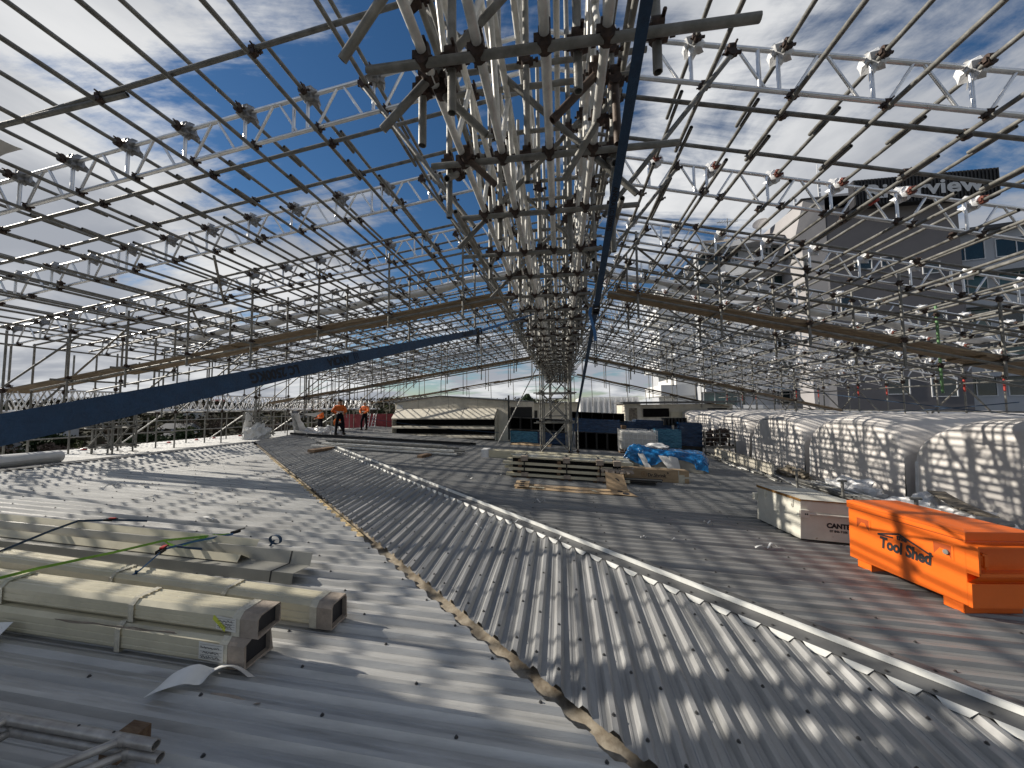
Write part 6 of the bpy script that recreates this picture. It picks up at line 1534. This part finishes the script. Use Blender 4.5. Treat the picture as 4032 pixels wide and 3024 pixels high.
for i, (mt, r, h_, lab, s) in enumerate((('leaf', 4.2, 10, 'dark evergreen tree', .55), ('twig', 4.6, 10, 'bare brown winter tree', .34), ('leaf2', 4.0, 7.5, 'olive green bushy tree', .5), ('twig', 5.5, 12, 'tall bare brown winter tree', .34))):
    t = thing('tree', lab, 'tree', (0, 0, 0)); m = MB(); m.tube((0, 0, -.5), (.1, 0, h_*.5), .28, 7, .12)
    for k in range(5): a = k*1.25; m.tube((.08, 0, h_*.36+.3*k), (math.cos(a)*r*.6, math.sin(a)*r*.6, h_*.62+.3*k), .10, 5, .03)
    part('trunk', m, M['bark'], t); part('crown', crown_mb(r, h_, 420 if mt == 'leaf' or mt == 'leaf2' else 560, s, 5+i), M[mt], t); protos.append((t, lab))
usedp = set(); cnt = 0
while cnt < 290:
    az = rs.uniform(R(-72), R(-18)) if cnt < 275 else rs.uniform(R(-20), R(4)); r = 105+rs.random()**1.35*390
    x, y = math.sin(az)*r, math.cos(az)*r
    if x > -24 and y < 60: continue
    p, lab = rs.choice(protos); z = hgt(x, y); far = 'nearest' if r < 110 else ('in the town' if r < 260 else 'on the far hill')
    lb = '%s among houses beyond the left roof edge, %s' % (lab, far); g = '%ss %s' % (lab, far)
    if p.name not in usedp: p.location = (x, y, z); p['label'] = lb; p['group'] = g; p.rotation_euler = (0, 0, rs.uniform(0, 6)); usedp.add(p.name)
    else: dup(p, (x, y, z), lb, g, rs.uniform(0, 6)).scale = (1, 1, 1)
    cnt += 1
m = MB(); q2 = random.Random(55)
for _ in range(3200):
    az = q2.uniform(R(-80), R(0)); r = 130+q2.random()**.8*620; x, y = math.sin(az)*r, math.cos(az)*r; z = hgt(x, y); s = q2.uniform(1.6, 3.6)
    if x > -30 and r < 300: continue
    for _ in range(9):
        c = V((x+q2.gauss(0, 1)*s*.7, y+q2.gauss(0, 1)*s*.7, z+s*.9+q2.gauss(0, .5)*s)); a = V((q2.uniform(-1, 1), q2.uniform(-1, 1), q2.uniform(-1, 1))).normalized(); b = a.orthogonal().normalized(); k = s*q2.uniform(.3, .6)
        m.add([c-a*k-b*k*.6, c+a*k-b*k*.6, c+a*k*.8+b*k*.6, c-a*k*.8+b*k*.6], [(0, 1, 2, 3)])
M['wood'] = mat('winter_woodland', (.060, .054, .034), .95, 0, .4, .05, 0, 1, 0, col2=(.026, .022, .016))
o = link('woodland', m, M['wood']); o['kind'] = 'stuff'
def house(x, y, w_, d_, h_, a, wall, roof, lab):
    z0 = hgt(x, y)-.5; e1, e2 = frame(a); t = thing('house', lab, 'house', (x, y, z0)); o = V((x, y, z0)); z = V((0, 0, 1))
    m = MB(); m.obox(o+z*h_/2, e1*w_/2, e2*d_/2, z*h_/2); part('wall', m, M[wall], t)
    m = MB(); k = .5; A = [o+z*(h_+.002)+e1*sx*(w_/2+k)+e2*sy*(d_/2+k) for sx, sy in ((-1, -1), (1, -1), (1, 1), (-1, 1))]; rd = [o+z*(h_+d_*.32)+e1*sx*(w_/2-.8) for sx in (-1, 1)]
    m.add(A+rd, [(0, 1, 5, 4), (2, 3, 4, 5), (1, 2, 5), (3, 0, 4), (3, 2, 1, 0)]); part('roof', m, M[roof], t)
    for sy in (-1, 1):
        for kx in (-.3, 0, .3):
            m = MB(); c = o+z*h_*.55+e1*kx*w_+e2*sy*(d_/2+.02); m.obox(c, e1*.7, e2*.018, z*.6); part('window', m, M['glass'], t)
    m = MB(); m.obox(o+z*(h_+d_*.30)+e1*w_*.25, e1*.35, e2*.35, z*.9); part('chimney', m, M['concrete'], t)
H = [(-62, 30, 14, 9, 4, .3, 'housewall', 'houseroof'), (-70, 44, 18, 10, 5, .5, 'wallwhite_shaded', 'houseroof'), (-85, 66, 16, 9, 5, .2, 'housewall', 'houseroof_r'), (-95, 52, 20, 10, 4, .9, 'housewall', 'darkroof'), (-110, 90, 18, 10, 6, .4, 'wallwhite_shaded', 'houseroof'), (-130, 70, 16, 10, 5, .1, 'housewall', 'houseroof'),
     (-78, 92, 15, 9, 5, .7, 'housewall', 'houseroof_r'), (-140, 120, 20, 11, 6, .3, 'wallwhite_shaded', 'houseroof'), (-120, 150, 18, 10, 5, .6, 'housewall', 'houseroof'), (-180, 110, 22, 12, 6, .2, 'wallwhite_shaded', 'darkroof'), (-200, 180, 18, 11, 6, .5, 'housewall', 'houseroof_r'), (-160, 210, 20, 11, 6, .9, 'wallwhite_shaded', 'houseroof'),
     (-240, 230, 22, 12, 6, .4, 'housewall', 'houseroof'), (-290, 200, 22, 12, 6, .1, 'wallwhite_shaded', 'houseroof'), (-220, 300, 20, 12, 6, .7, 'housewall', 'houseroof'), (-330, 320, 24, 12, 6, .5, 'wallwhite_shaded', 'houseroof_r'), (-100, 120, 15, 9, 5, .2, 'wallwhite_shaded', 'houseroof'), (-60, 62, 13, 8, 4, .1, 'wallwhite_shaded', 'darkroof')]
HS = set()
for i, hh in enumerate(H):
    r = 1.5*math.hypot(hh[0], hh[1]); col = {'houseroof': 'grey', 'houseroof_r': 'dark red', 'darkroof': 'black'}[hh[7]]; wl = 'white' if hh[6] == 'wallwhite_shaded' else 'grey'
    far = 'near' if r < 135 else ('middle distance' if r < 300 else 'far')
    house(hh[0]*1.5, hh[1]*1.5, hh[2]*.75, hh[3]*.8, hh[4]*.9, hh[5], hh[6], hh[7], '%s house with %s hip roof below the left roof edge, %s' % (wl, col, far))
    for o in list(COL.objects)[-40:]:
        if o.get('category') == 'house' and o.name not in HS: HS.add(o.name); o['group'] = '%s %s houses, %s' % (wl, col, far)
# unseen white film added over the trusses, its edge shaped to shade the near roof
m = MB()
def fn(u, v):
    x = -13.2+(4.2+1.4*noise.noise(V((v*6, 7, 2)))+.8*noise.noise(V((v*17, 3, 2))))*u; e = 3.5+.08*math.sin(u*12)+.12*noise.noise(V((u*9, 3, 1)))
    y = -4.5+(e+4.5)*v; return V((x, y, zBL(x)+DEP+.12+.03*noise.noise(V((x, y, 0)))-.05*abs(math.sin(x*3.6))))
m.grid(fn, 70, 14, True); solo('shade_film_cover', m, M['shrink'], 'unseen white film added over the left roof slope to shade the near roof', 'plastic film')

for k, (y0, wd) in enumerate(((1.6, .5), (2.25, .42), (2.85, .36), (3.38, .30), (3.8, .22))):  # unseen film strips added to break up the shade on the wedge roof
    m = MB()
    def fn(u, v):
        x = -9.9+3.0*u; return V((x, y0+.16*math.sin(x*1.7+k)+wd*(1+.5*noise.noise(V((x*1.6, k, 0))))*(v-.5), zBL(x)+DEP+.08+.05*noise.noise(V((x*2, v, k)))))
    m.grid(fn, 40, 3, True)
    solo('shade_film_strip', m, M['shrink'], 'unseen strip of white film added over the left slope for blotchy shade', 'plastic film', 'unseen film strips added for blotchy shade')
